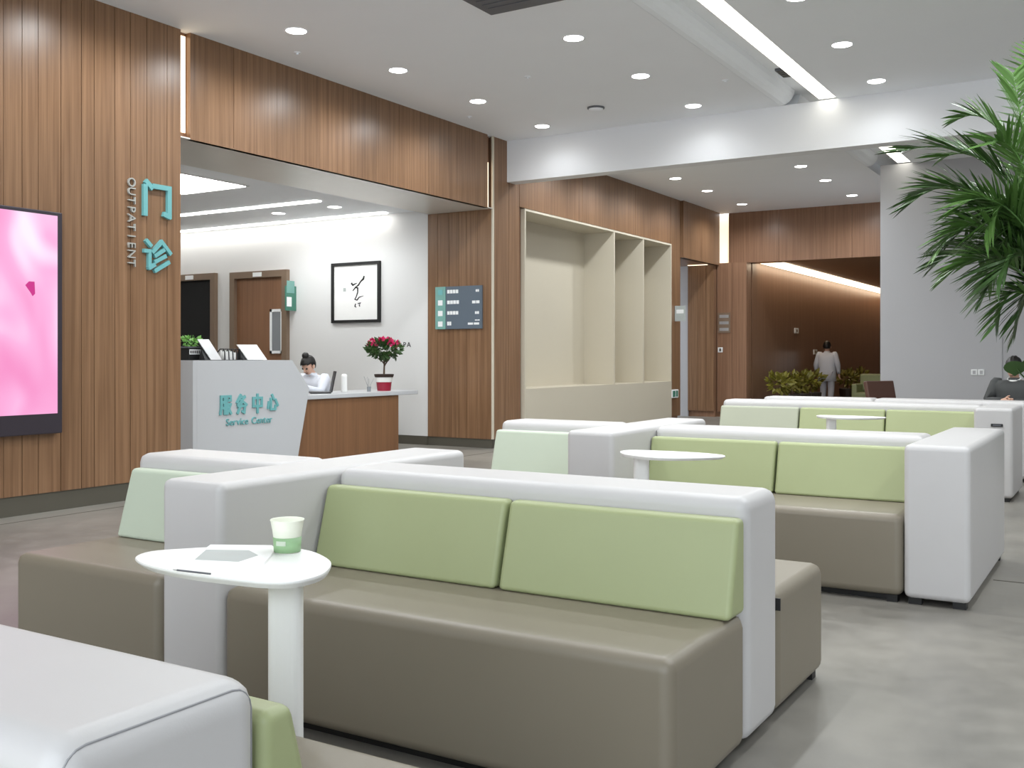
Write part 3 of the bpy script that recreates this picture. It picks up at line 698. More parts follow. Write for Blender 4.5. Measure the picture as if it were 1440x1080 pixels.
obj('stem', tube(bmesh.new(), [(p.x, p.y, ZC + 0.12), (p.x + 0.005, p.y + 0.01, ZC + 0.19)], 0.005, 6), 'leaf_d', bx)
def tilt_stand(name, label, cat, u, wd, ht, mat, backmat, lean=-0.35):
    p = on_counter(u, 0.16); t = thing(name, label, cat, p)
    Rm = Matrix.Translation(p) @ Matrix.Rotation(lean, 4, 'Y')
    bm = RB(0, 0.008, -wd / 2, wd / 2, 0.004, ht, 0.003, 2); bm.transform(Rm); obj('sheet', bm, mat, t)
    bm = B(-0.006, -0.001, -wd / 2, wd / 2, 0.004, ht * 0.96); bm.transform(Rm); obj('backing', bm, backmat, t)
    obj('foot', B(p.x - ht * 0.45, p.x + 0.03, p.y - wd / 2, p.y + wd / 2, ZC, ZC + 0.006), backmat, t)
    return t
def lean_tablet(name, label, cat, pts, mat, back):
    """slanted card: four picture corners on the counter"""
    p = on_counter((pts[0][0] + pts[1][0]) / 2, 0.14); t = thing(name, label, cat, p)
    P = [at_x(u, v, XD - 0.14) for u, v in pts]
    bm = bmesh.new(); lo = [bm.verts.new((q.x - (q.z - ZC) * 0.5, q.y, max(q.z, ZC + 0.002))) for q in P]; hi = [bm.verts.new(v.co + Vector((-0.012, 0, 0.0))) for v in lo]
    bm.faces.new(lo); bm.faces.new(hi[::-1])
    for i in range(4): bm.faces.new((lo[i], lo[(i + 1) % 4], hi[(i + 1) % 4], hi[i]))
    obj('face', bm, mat, t)
    y0_, y1_ = min(q.y for q in P), max(q.y for q in P)
    bm = prism(bmesh.new(), [(P[0].x - 0.014, ZC), (P[0].x - 0.11, ZC), (P[0].x - 0.08, ZC + 0.12)], 'y', y0_ + 0.02, y1_ - 0.05)
    obj('stand', bm, back, t)
    return t
lean_tablet('tablet_stand', 'light grey tablet leaning on a black stand beside the seedlings', 'tablet', [(297, 506), (312.5, 506), (304, 477), (288, 477)], 'silver', 'black')
lean_tablet('counter_card', 'blank white card leaning back on the counter', 'card', [(349, 506), (376, 506), (369, 484.5), (341, 484.5)], 'paper', 'black')
p = on_counter(323, 0.2)
rk = thing('wire_rack', 'small black wire rack with white slips beside the blank card', 'rack', p)
for k in range(5):
    y = p.y - 0.11 + k * 0.055
    obj('wire_hoop', tube(bmesh.new(), [(p.x + 0.05, y, ZC), (p.x + 0.045, y, ZC + 0.09), (p.x + 0.02, y + 0.01, ZC + 0.115), (p.x - 0.03, y + 0.01, ZC + 0.115), (p.x - 0.06, y, ZC + 0.08), (p.x - 0.06, y, ZC)], 0.006, 6), 'black', rk)
for k in range(3): obj('slip', B(p.x - 0.05 + k * 0.03, p.x - 0.046 + k * 0.03, p.y - 0.08, p.y + 0.07, ZC, ZC + 0.1 - k * 0.01), 'paper', rk)
obj('base_bar', B(p.x - 0.065, p.x + 0.055, p.y - 0.12, p.y + 0.12, ZC, ZC + 0.006), 'black', rk)

def on_desk(u, depth=0.3):
    p = at_x(u, 548, XD - depth); return Vector((p.x, p.y, ZW))
p = on_desk(462, 0.3)
lp_ = thing('laptop', 'open black laptop on the white worktop before the receptionist', 'laptop', p)
LM = Matrix.Translation((p.x, p.y, ZW)) @ Matrix.Rotation(R(-44), 4, 'Z')
bm = RB(-0.16, 0.16, -0.22, 0.02, 0.001, 0.018, 0.005, 2); bm.transform(LM); obj('keyboard_base', bm, 'black', lp_)
bm = RB(-0.16, 0.16, 0, 0.012, 0.0, 0.25, 0.004, 2); bm.transform(LM @ Matrix.Translation((0, 0.02, 0.015)) @ Matrix.Rotation(-0.2, 4, 'X')); obj('lid', bm, 'black', lp_)
p = on_desk(484, 0.35)
tb = thing('white_tumbler', 'plain white tumbler on the white worktop', 'tumbler', p)
obj('tumbler_body', lathe(bmesh.new(), [(0, 0), (0.034, 0), (0.036, 0.02), (0.036, 0.18)], p, 24), 'tabw', tb, smooth=True)
obj('lid', lathe(bmesh.new(), [(0.037, 0.18), (0.037, 0.2), (0.025, 0.22), (0, 0.222)], p, 24), 'tabw', tb, smooth=True)
p = on_desk(540, 0.3)
fp = thing('flower_pot', 'red and white pot of pink flowers on the white worktop', 'potted plant', p)
obj('pot', lathe(bmesh.new(), [(0, 0), (0.085, 0.0), (0.095, 0.1), (0.1, 0.11), (0.0, 0.11)], p, 28), 'potred', fp, smooth=False)
obj('pot_band', lathe(bmesh.new(), [(0.1, 0.11), (0.11, 0.175), (0.0, 0.175)], p, 28), 'potwhite', fp)
obj('pot_rim', lathe(bmesh.new(), [(0.115, 0.17), (0.125, 0.205), (0.115, 0.21), (0.0, 0.2)], p, 28), 'soil', fp)
tr = obj('trunk', tube(bmesh.new(), [p + Vector((0, 0, 0.2)), p + Vector((0, 0.005, 0.32)), p + Vector((0, -0.01, 0.45))], [0.012, 0.01, 0.006], 8), 'bark', fp)
for k in range(6):
    a = k * 1.05; bm = tube(bmesh.new(), [p + Vector((0, 0.004, 0.3 + 0.012 * k)), p + Vector((0.06 * math.cos(a), 0.08 * math.sin(a), 0.4)), p + Vector((0.12 * math.cos(a), 0.17 * math.sin(a), 0.5))], [0.008, 0.005, 0.003], 6)
    obj('branch', bm, 'bark', fp)
obj('foliage', leaves(bmesh.new(), p + Vector((0, 0, 0.52)), (0.17, 0.24, 0.1), 330, 0.075, 11, 0.6), 'leaf_d', fp)
rf = random.Random(5)
for k in range(22):
    a = rf.uniform(0, 6.28); q = rf.uniform(0.1, 0.95)
    c = p + Vector((0.16 * q * math.cos(a), 0.23 * q * math.sin(a), 0.63 + 0.03 * rf.random() - 0.06 * q * q))
    obj('flower', leaves(bmesh.new(), c, (0.02, 0.025, 0.015), 14, 0.038, 100 + k, 1.1), 'pink', fp)
p = on_desk(519, 0.25)
gr = thing('dried_sprig', 'thin dry grey sprig in a small glass beside the red pot', 'sprig', p)
obj('glass', lathe(bmesh.new(), [(0, 0), (0.022, 0), (0.026, 0.06), (0.023, 0.06), (0.02, 0.006), (0, 0.006)], p, 16), 'glassgrey', gr)
rs = random.Random(4)
for k in range(5): 
    d_ = Vector((rs.uniform(-.04, .04), rs.uniform(-.06, .06), 0)); obj('twig', tube(bmesh.new(), [p + Vector((0, 0, 0.01)), p + d_ * 0.5 + Vector((0, 0, 0.09)), p + d_ + Vector((0, rs.uniform(-.03, .03), 0.15 + 0.04 * rs.random()))], 0.0028, 5), 'seam', gr)

# ================================================================ PEOPLE
def skin_mesh(verts, edges, radii, sub=2, smooth_it=3):
    me = bpy.data.meshes.new('sk'); me.from_pydata([tuple(v) for v in verts], edges, [])
    o = bpy.data.objects.new('sk', me); COL.objects.link(o)
    md = o.modifiers.new('s', 'SKIN'); md.use_smooth_shade = True
    for i, r in enumerate(radii):
        d = me.skin_vertices[0].data[i]; d.radius = (r, r) if not isinstance(r, tuple) else r; d.use_root = (i == 0)
    sd = o.modifiers.new('d', 'SUBSURF'); sd.levels = sub; sd.render_levels = sub
    sm = o.modifiers.new('m', 'SMOOTH'); sm.factor = 0.5; sm.iterations = smooth_it
    dg = bpy.context.evaluated_depsgraph_get(); dg.update()
    out = bpy.data.meshes.new_from_object(o.evaluated_get(dg))
    bpy.data.objects.remove(o); bpy.data.meshes.remove(me)
    return out
class Sk:
    def __init__(s): s.it = 1; s.v = []; s.e = []; s.r = []
    def add(s, p, r, par=None):
        s.v.append(Vector(p)); s.r.append(r)
        if par is not None: s.e.append((par, len(s.v) - 1))
        return len(s.v) - 1
    def chain(s, pts, par=None):
        for p, r in pts: par = s.add(p, r, par)
        return par
    def mesh(s, mtx, sub=2):
        me = skin_mesh(s.v, s.e, s.r, sub, s.it); me.transform(mtx); return me
def hand(sk, wrist, par, d, side):
    """d: direction of the fingers, side: direction of the thumb"""
    d = Vector(d).normalized(); sd = Vector(side); sd = (sd - d * sd.dot(d)).normalized(); nrm = d.cross(sd)
    palm = sk.add(Vector(wrist) + d * 0.045, (0.03, 0.02), par)
    pe = sk.add(Vector(wrist) + d * 0.085, (0.03, 0.017), palm)
    for k, L_ in enumerate((0.065, 0.075, 0.07, 0.055)):
        b_ = Vector(wrist) + d * 0.095 + sd * (0.027 - 0.018 * k)
        sk.chain([(b_, 0.0085), (b_ + d * L_ * 0.55 + nrm * 0.012, 0.008), (b_ + d * L_ * 0.9 + nrm * 0.03, 0.007)], pe)
    tb_ = Vector(wrist) + d * 0.04 + sd * 0.03
    sk.chain([(tb_, 0.011), (tb_ + sd * 0.025 + d * 0.03, 0.009), (tb_ + sd * 0.032 + d * 0.055, 0.008)], palm)
def person(label, pose, mtx, hair='short', coat_mat='coat', leg_mat='trousers', long_coat=False, shoe_mat='black', collar=None):
    """pose: joint positions in a local frame, facing -Y, feet at z=0"""
    P = {k: Vector(v) for k, v in pose.items()}
    t = thing('person', label, 'person', mtx.translation)
    sk = Sk()
    pel = sk.add(P['pelvis'], (0.13, 0.1))
    ch = sk.chain([(P['waist'], (0.12, 0.09)), (P['chest'], (0.14, 0.1)), (P['neck'], 0.055)], pel)
    hd = P['head']; up = (hd - P['neck']).normalized(); fw = P['face'].normalized(); 
    nk = sk.chain([(P['neck'] + up * 0.05, 0.05), (hd - up * 0.055 + fw * 0.02, (0.062, 0.07)), (hd + up * 0.01, (0.076, 0.094)), (hd + up * 0.07, (0.07, 0.085)), (hd + up * 0.105, (0.04, 0.05))], ch)
    ci = 2
    for s_ in ('l', 'r'):
        sh = sk.chain([(P['sh' + s_], 0.055), (P['el' + s_], 0.042), (P['wr' + s_], 0.028)], ci)
        hand(sk, P['wr' + s_], sh, P['hd' + s_] , P['th' + s_])
        sk.chain([(P['hip' + s_], 0.085), (P['kn' + s_], 0.06), (P['an' + s_], 0.04), (P['toe' + s_], 0.032)], pel)
    obj('body', sk.mesh(mtx), 'skin', t, smooth=True)
    # face
    sd = up.cross(fw).normalized(); fc = hd + fw * 0.082
    bm = bmesh.new(); tube(bm, [fc + up * 0.02, fc - up * 0.012 + fw * 0.022, fc - up * 0.018], [0.006, 0.013, 0.006], 8); bm.transform(mtx); obj('nose', bm, 'skin', t, smooth=True)
    for sgn in (-1, 1):
        bm = bmesh.new(); bmesh.ops.create_icosphere(bm, subdivisions=2, radius=0.012, matrix=Matrix.Translation(fc + up * 0.02 + sd * (0.032 * sgn) - fw * 0.006)); bm.transform(mtx); obj('eye', bm, 'ink', t, smooth=True)
        bm = bmesh.new(); bmesh.ops.create_icosphere(bm, subdivisions=2, radius=1, matrix=Matrix.Translation(hd + up * 0.0 + sd * (0.08 * sgn)) @ Matrix.Diagonal((0.016, 0.018, 0.03, 1))); bm.transform(mtx); obj('ear', bm, 'skin', t, smooth=True)
    bm = bmesh.new(); tube(bm, [fc - up * 0.045 + sd * 0.022 - fw * 0.012, fc - up * 0.047 - fw * 0.002, fc - up * 0.045 - sd * 0.022 - fw * 0.012], 0.006, 6); bm.transform(mtx); obj('mouth', bm, 'chair', t, smooth=True)
    # hair
    back = -fw; bm = bmesh.new(); bmesh.ops.create_uvsphere(bm, u_segments=28, v_segments=20, radius=1)
    kill = [v for v in bm.verts if (v.co.y < -0.25 and v.co.z < 0.42 - 0.25 * abs(v.co.x)) or v.co.z < -0.62 or (v.co.z < -0.1 and v.co.y < 0.12)]
    bmesh.ops.delete(bm, geom=kill, context='VERTS')
    for v in bm.verts: v.co *= 1 + 0.03 * math.sin(v.co.x * 17 + v.co.z * 5) * (1 if v.co.z > -0.4 else 0.3)
    bmesh.ops.solidify(bm, geom=list(bm.faces), thickness=0.06)
    HM = Matrix((sd, -fw, up)).transposed().to_4x4(); HM.translation = hd + up * 0.025 + back * 0.008
    bm.transform(HM @ Matrix.Diagonal((0.09, 0.112, 0.118, 1))); bm.transform(mtx); obj('hair', bm, 'hair', t, smooth=True)
    if hair == 'bun':
        bm = bmesh.new(); bmesh.ops.create_icosphere(bm, subdivisions=3, radius=0.045, matrix=Matrix.Translation(hd + up * 0.145 + back * 0.02)); bm.transform(mtx); obj('hair_bun', bm, 'hair', t, smooth=True)
    # jacket
    z_ = Vector((0, 0, 1)); sh_mid = (P['shl'] + P['shr']) / 2; hw = (P['shl'] - P['shr']).length / 2
    rings = [(P['pelvis'] - z_ * (0.2 if long_coat else 0.06), 0.205, 0.15), (P['pelvis'] + z_ * 0.02, 0.2, 0.145), (P['waist'], 0.185, 0.13), (P['chest'], hw + 0.03, 0.135),
             (sh_mid - z_ * 0.02, hw + 0.045, 0.115), (sh_mid + z_ * 0.03, hw + 0.01, 0.085), (P['neck'] - up * 0.005, 0.07, 0.068), (P['neck'] + up * 0.025, 0.062, 0.062)]
    bm = bmesh.new(); RR = []
    for c, rx_, ry_ in rings:
        RR.append([bm.verts.new(c + Vector((rx_ * math.copysign(abs(math.cos(a)) ** 0.8, math.cos(a)), ry_ * math.copysign(abs(math.sin(a)) ** 0.8, math.sin(a)), 0))) for a in [2 * math.pi * q / 24 for q in range(24)]])
    for A, Bq in zip(RR, RR[1:]):
        for q in range(24): bm.faces.new((A[q], A[(q + 1) % 24], Bq[(q + 1) % 24], Bq[q]))
    bm.faces.new(RR[0][::-1]); bm.faces.new(RR[-1])
    bm.transform(mtx); obj('jacket', bm, coat_mat, t, smooth=True)
    for s_ in ('l', 'r'):
        a_, e_, w_ = P['sh' + s_], P['el' + s_], P['wr' + s_]
        pts = [a_ + z_ * 0.045 - (e_ - a_) * 0.06, a_, a_ * 0.5 + e_ * 0.5, e_ * 0.9 + a_ * 0.1, e_ * 0.9 + w_ * 0.1, e_ * 0.4 + w_ * 0.6, w_]
        bm = tube(bmesh.new(), pts, [0.04, 0.075, 0.066, 0.058, 0.056, 0.048, 0.042], 14); bm.transform(mtx); obj('sleeve', bm, coat_mat, t, smooth=True)
    if collar:
        bm = bmesh.new(); tube(bm, [P['neck'] + up * 0.012 + 0.062 * (sd * math.cos(a) + fw * math.sin(a)) for a in [i * math.pi / 8 for i in range(16)]], 0.014, 6, True); bm.transform(mtx); obj('collar', bm, collar, t, smooth=True)
    # trousers + shoes
    tk = Sk(); p0 = tk.add(P['pelvis'] - z_ * 0.02, (0.15, 0.118))
    for s_ in ('l', 'r'):
        tk.chain([(P['hip' + s_], 0.1), (P['kn' + s_], 0.078), (P['an' + s_] + (P['kn' + s_] - P['an' + s_]).normalized() * 0.05, 0.062)], p0)
    obj('trousers', tk.mesh(mtx), leg_mat, t, smooth=True)
    for s_ in ('l', 'r'):
        fk = Sk(); d = (P['toe' + s_] - P['an' + s_]); d.z = 0; d.normalize(); g = Vector((P['an' + s_].x, P['an' + s_].y, 0.042))
        fk.chain([(g - d * 0.04, 0.04), (g + d * 0.06, (0.045, 0.036)), (g + d * 0.16, (0.042, 0.03))])
        obj('shoe', fk.mesh(mtx), shoe_mat, t, smooth=True)
    return t
# doctor walking away down the corridor
pos = at_y(1163, 520, 24.0); pos.z = 0
stand = dict(pelvis=(0, 0, 0.84), waist=(0, 0.01, 0.98), chest=(0, 0.01, 1.16), neck=(0, 0.0, 1.31), head=(0, -0.01, 1.43), face=(0, -1, -0.1),
    shl=(0.17, 0.0, 1.26), ell=(0.25, 0.02, 1.02), wrl=(0.26, -0.1, 0.84), hdl=(0, -0.4, -1), thl=(0, -1, 0), shr=(-0.17, 0, 1.26), elr=(-0.25, 0.02, 1.02), wrr=(-0.25, -0.08, 0.83), hdr=(0, -0.4, -1), thr=(0, -1, 0),
    hipl=(0.09, 0, 0.78), knl=(0.1, -0.06, 0.43), anl=(0.1, -0.02, 0.08), toel=(0.1, -0.15, 0.035), hipr=(-0.09, 0, 0.78), knr=(-0.1, 0.02, 0.43), anr=(-0.1, 0.16, 0.1), toer=(-0.1, 0.04, 0.04))
person('person in white jacket and pale trousers walking away down the brown corridor', stand, Matrix.Translation(pos) @ Matrix.Rotation(R(180), 4, 'Z'), coat_mat='coat', long_coat=True)
# receptionist, seated, head bent over the desk
rp_ = at_y(434, 512, 9.25)
seat = dict(pelvis=(0, 0, 0.5), waist=(0, -0.04, 0.66), chest=(0, -0.1, 0.84), neck=(0, -0.17, 0.98), head=(0, -0.23, 1.08), face=(0, -0.8, -0.6),
    shl=(0.17, -0.12, 0.93), ell=(0.22, -0.28, 0.76), wrl=(0.1, -0.5, 0.83), hdl=(-0.1, -1, -0.1), thl=(-1, 0, 0.3), shr=(-0.17, -0.12, 0.93), elr=(-0.22, -0.28, 0.76), wrr=(-0.1, -0.5, 0.83), hdr=(0.1, -1, -0.1), thr=(1, 0, 0.3),
    hipl=(0.09, -0.02, 0.5), knl=(0.12, -0.42, 0.5), anl=(0.12, -0.4, 0.09), toel=(0.12, -0.54, 0.035), hipr=(-0.09, -0.02, 0.5), knr=(-0.12, -0.42, 0.5), anr=(-0.12, -0.4, 0.09), toer=(-0.12, -0.54, 0.035))
rx = XD - 1.12
ry = at_x(434, 512, rx).y
person('receptionist in white coat with dark hair in a bun, head bent over the desk', seat, Matrix.Translation((rx, ry + 0.22, 0)) @ Matrix.Rotation(R(2), 4, 'Z'), hair='bun')
# stool under the receptionist
st = thing('desk_stool', 'grey stool under the receptionist', 'stool', (rx, ry + 0.22, 0))
obj('seat_pad', lathe(bmesh.new(), [(0, 0.28), (0.19, 0.28), (0.2, 0.3), (0.19, 0.335), (0, 0.335)], (rx, ry + 0.22, 0), 24), 'vent', st)
obj('post', lathe(bmesh.new(), [(0.025, 0.03), (0.025, 0.28)], (rx, ry + 0.22, 0), 12), 'silver', st)
obj('base', lathe(bmesh.new(), [(0, 0), (0.22, 0), (0.22, 0.02), (0.03, 0.035), (0, 0.035)], (rx, ry + 0.22, 0), 24), 'silver', st)
# visitor in a dark suit beyond the sofas, behind the plant
vp = at_y(1428, 520, 13.1)
seat2 = dict(seat); seat2.update(head=(0, -0.06, 1.065), neck=(0, -0.03, 0.94), chest=(0, 0.0, 0.8), waist=(0, 0.02, 0.63), pelvis=(0, 0.03, 0.48), face=(0, -0.9, -0.4),
    shl=(0.2, -0.0, 0.9), shr=(-0.2, -0.0, 0.9), ell=(0.28, -0.08, 0.68), elr=(-0.28, -0.08, 0.68), wrl=(0.08, -0.26, 0.68), wrr=(-0.06, -0.26, 0.7), hdl=(-1, -0.3, 0), hdr=(1, -0.3, 0), thl=(0, 0, 1), thr=(0, 0, 1),
    hipl=(0.09, 0.0, 0.48), hipr=(-0.09, 0, 0.48))
person('seated person in charcoal suit beyond the sofas, hands folded', seat2, Matrix.Translation((vp.x, vp.y, 0)) @ Matrix.Rotation(R(-12), 4, 'Z'), coat_mat='suit', leg_mat='suit', collar='paper')
def lounge_chair(label, x, y, rot, back_z, mat):
    t = thing('chair', label, 'chair', (x, y, 0)); Mx = Matrix.Translation((x, y, 0)) @ Matrix.Rotation(rot, 4, 'Z')
    def pt(name, bm, m_): bm.transform(Mx); obj(name, bm, m_, t)
    pt('seat', RB(-0.26, 0.26, -0.27, 0.25, 0.3, 0.37, 0.02, 3), mat)
    bm = RB(-0.26, 0.26, -0.03, 0.03, 0.0, back_z - 0.34, 0.015, 3); bm.transform(Matrix.Translation((0, 0.25, 0.34)) @ Matrix.Rotation(-0.2, 4, 'X')); pt('backrest', bm, mat)
    for sx_ in (-1, 1):
        for sy_ in (-1, 1): pt('leg', tube(bmesh.new(), [(0.22 * sx_, 0.2 * sy_, 0.3), (0.25 * sx_, 0.23 * sy_, 0)], 0.015, 8), 'black')
    return t
lounge_chair('charcoal chair under the person in the dark suit', vp.x, vp.y + 0.02, R(-12), 0.78, 'suit')
cx_ = at_y(1268, 545, 13.6)
lounge_chair('brown chair with a slanted back before the grey wall', cx_.x, cx_.y, R(62), 0.9, 'chair')

# ================================================================ WALL FITTINGS
for u in (1370, 1380):
    a = at_y(u, 523.5, 16.085)
    s = thing('wall_socket', 'white square wall socket on the grey wall panel', 'socket', (a.x, 16.085, a.z), 'pair of sockets on the grey wall')
    obj('plate', RB(a.x - 0.042, a.x + 0.042, 16.075, 16.085, a.z - 0.042, a.z + 0.042, 0.004, 2), 'signwhite', s)
    obj('insert', B(a.x - 0.02, a.x + 0.02, 16.073, 16.075, a.z - 0.025, a.z + 0.025), 'grey_wall', s)
a = at_x(949, 441, XW); s = thing('flag_sign', 'small grey flag sign beside the cream wall unit', 'sign', (XW, a.y, a.z))
obj('plate', B(XW, XW + 0.2, a.y, a.y + 0.015, a.z - 0.14, a.z + 0.14), 'print', s)
obj('print', B(XW + 0.03, XW + 0.17, a.y - 0.002, a.y, a.z + 0.0, a.z + 0.07), 'signwhite', s)
a = at_x(947, 554, XW); s = thing('exit_sign', 'small green and white exit sign low beside the cream wall unit', 'sign', (XW, a.y, a.z))
obj('plate', RB(XW, XW + 0.03, a.y - 0.13, a.y + 0.17, a.z - 0.07, a.z + 0.08, 0.005, 2), 'signwhite', s)
obj('print', B(XW + 0.03, XW + 0.032, a.y - 0.1, a.y + 0.02, a.z - 0.05, a.z + 0.06), 'green', s)
obj('print', B(XW + 0.03, XW + 0.032, a.y + 0.05, a.y + 0.14, a.z - 0.05, a.z + 0.06), 'green', s)
# pier sign plates
a, b_ = at_y(1010, 440, 19.7), at_y(1027, 468, 19.7)
s = thing('pier_sign', 'faint bronze directory plate on the dark pier', 'sign', ((a.x + b_.x) / 2, 19.7, b_.z))
obj('plate', B(a.x, b_.x, 19.685, 19.7, b_.z, a.z), 'frame', s)
for k in range(3): obj('print', B(a.x + 0.03, b_.x - 0.03, 19.683, 19.685, b_.z + 0.04 + k * 0.13, b_.z + 0.1 + k * 0.13), 'silver', s)
a = at_y(1013, 492, 19.7); s = thing('door_plate', 'tiny white plate under the bronze directory on the dark pier', 'plate', (a.x, 19.7, a.z))
obj('plate', RB(a.x - 0.05, a.x + 0.05, 19.69, 19.7, a.z - 0.05, a.z + 0.05, 0.004, 2), 'signwhite', s); obj('print', B(a.x - 0.02, a.x + 0.02, 19.688, 19.69, a.z - 0.03, a.z + 0.03), 'base', s)
for u, v, lab in ((1119.5, 465, 'tiny lit plate high on the brown corridor wall'), (1146, 495, 'tiny white plate on the brown corridor wall beside the walking person')):
    a = at_x(u, v, -6.6); s = thing('corridor_plate', lab, 'plate', (-6.6, a.y, a.z))
    obj('plate', B(-6.6, -6.58, a.y - 0.14, a.y + 0.14, a.z - 0.06, a.z + 0.06), 'signwhite', s); obj('print', B(-6.58, -6.578, a.y - 0.05, a.y + 0.05, a.z - 0.03, a.z + 0.03), 'frame', s)
a = at_y(1402, 598, 9.34); 
s = thing('socket_strip', 'small black socket strip on the end of the three-cushion sofa', 'socket', (a.x, 9.34, a.z))
obj('housing', RB(a.x - 0.045, a.x + 0.045, 9.325, 9.34, a.z - 0.012, a.z + 0.012, 0.003, 2), 'black', s); obj('slot', B(a.x - 0.03, a.x + 0.03, 9.324, 9.326, a.z - 0.004, a.z + 0.004), 'vent', s)

# ================================================================ CORRIDOR PLANTING
for k, u in enumerate((1096, 1112, 1128, 1142, 1192, 1208)):
    p = at_x(u, 540, -6.0); p.z = 0
    t = thing('potted_shrub', ('yellow-green shrub in a dark pot along the brown corridor wall, before the walking person' if u < 1150 else 'olive shrub in a dark pot along the brown corridor wall, beyond the walking person'), 'shrub', p, 'shrubs before the person' if u < 1150 else 'shrubs beyond the person')
    obj('pot', lathe(bmesh.new(), [(0, 0), (0.16, 0), (0.2, 0.42), (0.19, 0.44), (0.0, 0.4)], p, 16), 'planter', t)
    obj('stem', tube(bmesh.new(), [p + Vector((0, 0, 0.38)), p + Vector((0.01, 0.02, 0.62))], 0.014, 6), 'bark', t)
    obj('foliage', leaves(bmesh.new(), p + Vector((0, 0, 0.68)), (0.2, 0.24, 0.18), 90, 0.14, 40 + k, 0.6), 'leaf_y', t)
p = at_x(1229, 540, -5.0); p.z = 0
t = thing('armchair', 'olive armchair at the far end of the corridor shrubs', 'armchair', p)
obj('seat', RB(p.x - 0.35, p.x + 0.35, p.y - 0.35, p.y + 0.35, 0.1, 0.42, 0.04, 3), 'sage', t); obj('backrest', RB(p.x - 0.35, p.x + 0.35, p.y + 0.2, p.y + 0.38, 0.42, 0.82, 0.04, 3), 'sage', t)
for sx_ in (-1, 1):
    obj('arm', RB(p.x + sx_ * 0.35 - 0.06, p.x + sx_ * 0.35 + 0.06, p.y - 0.35, p.y + 0.35, 0.1, 0.6, 0.03, 3), 'sage', t)
    for sy_ in (-1, 1): obj('leg', B(p.x + sx_ * 0.3 - 0.02, p.x + sx_ * 0.3 + 0.02, p.y + sy_ * 0.3 - 0.02, p.y + sy_ * 0.3 + 0.02, 0, 0.11), 'black', t)

# ================================================================ PALM
def frond(bm, base, mid, tip, ll, n=34, seed=0, droop=0.35, wd=0.02):
    r = random.Random(seed); base, mid, tip = Vector(base), Vector(mid), Vector(tip)
    Bz = lambda t: base * (1 - t) ** 2 + mid * 2 * t * (1 - t) + tip * t * t
    Dz = lambda t: ((mid - base) * (1 - t) + (tip - mid) * t).normalized()
    K = 14; tube(bm, [Bz(i / K) for i in range(K + 1)], [0.011 * (1 - i / K) + 0.0025 for i in range(K + 1)], 5)
    up0 = Vector((0, 0, 1))
    for i in range(n):
        t = 0.2 + 0.8 * i / (n - 1); c = Bz(t); d = Dz(t)
        sdv = d.cross(up0)
        if sdv.length < 0.15: sdv = d.cross(Vector((0.3, 1, 0)))
        sdv.normalize(); nv = sdv.cross(d).normalized()
        L_ = ll * (0.45 + 0.75 * math.sin(math.pi * min(1, (0.12 + 0.83 * (t - 0.2) / 0.8)))) * r.uniform(0.9, 1.1)
        fwd = 0.4 + 0.7 * t
        for sg in (-1, 1):
            ld = (sdv * sg + d * fwd + nv * r.uniform(0.1, 0.3)).normalized()
            W_ = wd * r.uniform(0.85, 1.2); side = (Matrix.Rotation(r.uniform(-0.8, 0.8), 3, ld) @ ld.cross(nv).normalized()) * W_ * 0.5
            pts = []
            for j in range(4):
                s_ = j / 3; q = c + ld * L_ * s_ - Vector((0, 0, droop * L_ * s_ * s_))
                wj_ = (0.5, 1.0, 0.75, 0.04)[j]; pts.append((bm.verts.new(q + side * wj_), bm.verts.new(q - side * wj_)))
            for A, Bq in zip(pts, pts[1:]): bm.faces.new((A[0], A[1], Bq[1], Bq[0]))
    return bm
PY = 7.35
pb = Vector((-0.36, PY, 0))
palm = thing('potted_palm', 'tall feathery green palm in a grey pot at the edge of the seating', 'palm', pb)
obj('pot', lathe(bmesh.new(), [(0, 0), (0.18, 0), (0.23, 0.45), (0.24, 0.5), (0.22, 0.5), (0.21, 0.46), (0, 0.46)], pb, 32), 'ceramic', palm, smooth=False)
obj('soil', lathe(bmesh.new(), [(0, 0.47), (0.208, 0.465)], pb, 24), 'soil', palm)
for k in range(5):
    a = k * 1.256; q = pb + Vector((0.06 * math.cos(a), 0.06 * math.sin(a), 0.46))
    obj('stem', tube(bmesh.new(), [q, q + Vector((0.03 * math.cos(a), 0.03 * math.sin(a), 0.5)), q + Vector((0.05 * math.cos(a), 0.05 * math.sin(a), 0.95))], [0.022, 0.018, 0.014], 8), 'leaf_d', palm)
def T(u, v, dy=0): return at_y(u, v, PY + dy)
crown = pb + Vector((0, 0, 1.35))
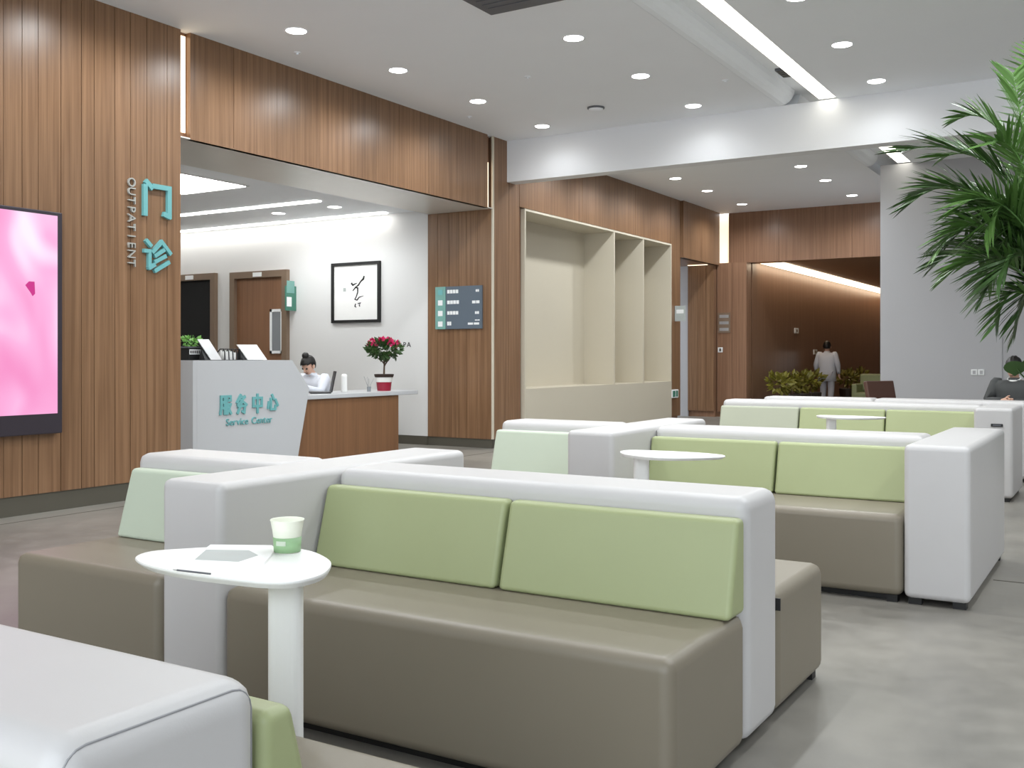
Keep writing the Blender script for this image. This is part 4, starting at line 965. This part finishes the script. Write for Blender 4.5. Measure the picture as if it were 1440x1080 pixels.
fl = [(T(1440, 160), T(1268, 213), 0.36), (T(1432, 170), T(1425, 104, 0.1), 0.3), (T(1440, 130, .15), T(1352, 165, 0.1), 0.3), (T(1390, 190, -.1), T(1280, 286, -0.15), 0.36), (T(1390, 230, .1), T(1300, 270, 0.1), 0.34),
      (T(1390, 240, -.2), T(1322, 350, -0.3), 0.32), (T(1400, 300, .2), T(1315, 372, 0.2), 0.3), (T(1410, 310, -.2), T(1335, 385, -0.25), 0.32), (T(1425, 350), T(1400, 455, 0.05), 0.26), (T(1420, 220, .2), T(1360, 320, 0.35), 0.38),
      (T(1430, 200, -.2), T(1385, 330, -0.35), 0.38), (T(1460, 130, .1), T(1470, 70, 0.1), 0.36), (T(1440, 290, -.3), T(1400, 400, -.4), 0.34), (T(1430, 270, .3), T(1390, 390, .4), 0.36),
      (T(1420, 180, .1), T(1330, 220, .2), 0.34), (T(1410, 260, 0), T(1345, 330, 0.0), 0.36), (T(1440, 240, 0), T(1410, 350, -.1), 0.36), (T(1450, 180, -.1), T(1400, 200, -.3), 0.36), (T(1450, 330, .1), T(1425, 470, .1), 0.26),
      (T(1430, 230, -.3), T(1350, 290, -.4), 0.36), (T(1420, 260, .3), T(1375, 360, .5), 0.36), (T(1440, 300, 0), T(1380, 420, -.1), 0.32), (T(1445, 220, .4), T(1400, 300, .6), 0.38), 
      (T(1520, 150), T(1620, 190), 0.34), (T(1540, 230, .2), T(1660, 300, .3), 0.34), (T(1530, 260, -.2), T(1630, 380, -.3), 0.34), (T(1500, 160, -.4), T(1520, 250, -.8), 0.34), (T(1500, 160, .4), T(1520, 250, .8), 0.34), (T(1520, 320), T(1600, 460), 0.28)]
for k, (md_, tp, ll) in enumerate(fl):
    b0 = crown + Vector((0.05 * math.cos(k), 0.05 * math.sin(k), -0.05 * (k % 3)))
    obj('frond', frond(bmesh.new(), b0, md_, tp, ll, 30, k, 0.12, 0.024), 'leaf' if k % 3 else 'leaf_d', palm)
# broad-leaved plant in front of the palm
q0 = Vector((-0.33, 8.35, 0))
bp_ = thing('broadleaf_plant', 'low plant with rounded glossy leaves in a grey pot beside the palm', 'potted plant', q0)
obj('pot', lathe(bmesh.new(), [(0, 0), (0.15, 0), (0.19, 0.5), (0.2, 0.55), (0.18, 0.55), (0.175, 0.52), (0, 0.52)], q0, 28), 'ceramic', bp_)
def broad(tip, base, size, seed):
    tip = Vector(tip); base = Vector(base); n = obj('leaf_stem', tube(bmesh.new(), [base, (base + tip) / 2 + Vector((0.02, 0, 0.06)), tip], 0.006, 6), 'leaf_d', bp_)
    bm = bmesh.new(); fwd = (-ray(1425, 517)).normalized(); sd = fwd.cross(Vector((0, 0, 1))).normalized(); r = random.Random(seed)
    up = (Vector((0, 0, 1)) + fwd * 0.5).normalized(); N = 16
    c = bm.verts.new(tip + fwd * 0.012); ring = []
    for i in range(N):
        a = 2 * math.pi * i / N; k = size * (1 - 0.12 * abs(math.sin(a)) + (0.25 if i == 12 else 0))
        ring.append(bm.verts.new(tip + sd * math.cos(a) * k * 1.0 + up * math.sin(a) * k * 0.82 - fwd * 0.015 * abs(math.cos(a))))
    for i in range(N): bm.faces.new((c, ring[i], ring[(i + 1) % N]))
    obj('leaf', bm, 'leaf_d', bp_, smooth=True)
broad(at_y(1427, 517, 8.2), q0 + Vector((-0.05, 0, 0.52)), 0.075, 1)
broad(at_y(1450, 514, 8.3), q0 + Vector((0.0, 0, 0.52)), 0.075, 2)
for k in range(6):
    a = k * 1.05 + 0.3
    broad(q0 + Vector((0.17 * abs(math.cos(a)) + 0.02, 0.2 * math.sin(a), 0.95 + 0.06 * (k % 3))), q0 + Vector((0.02, 0.01 * k, 0.52)), 0.08, 5 + k)
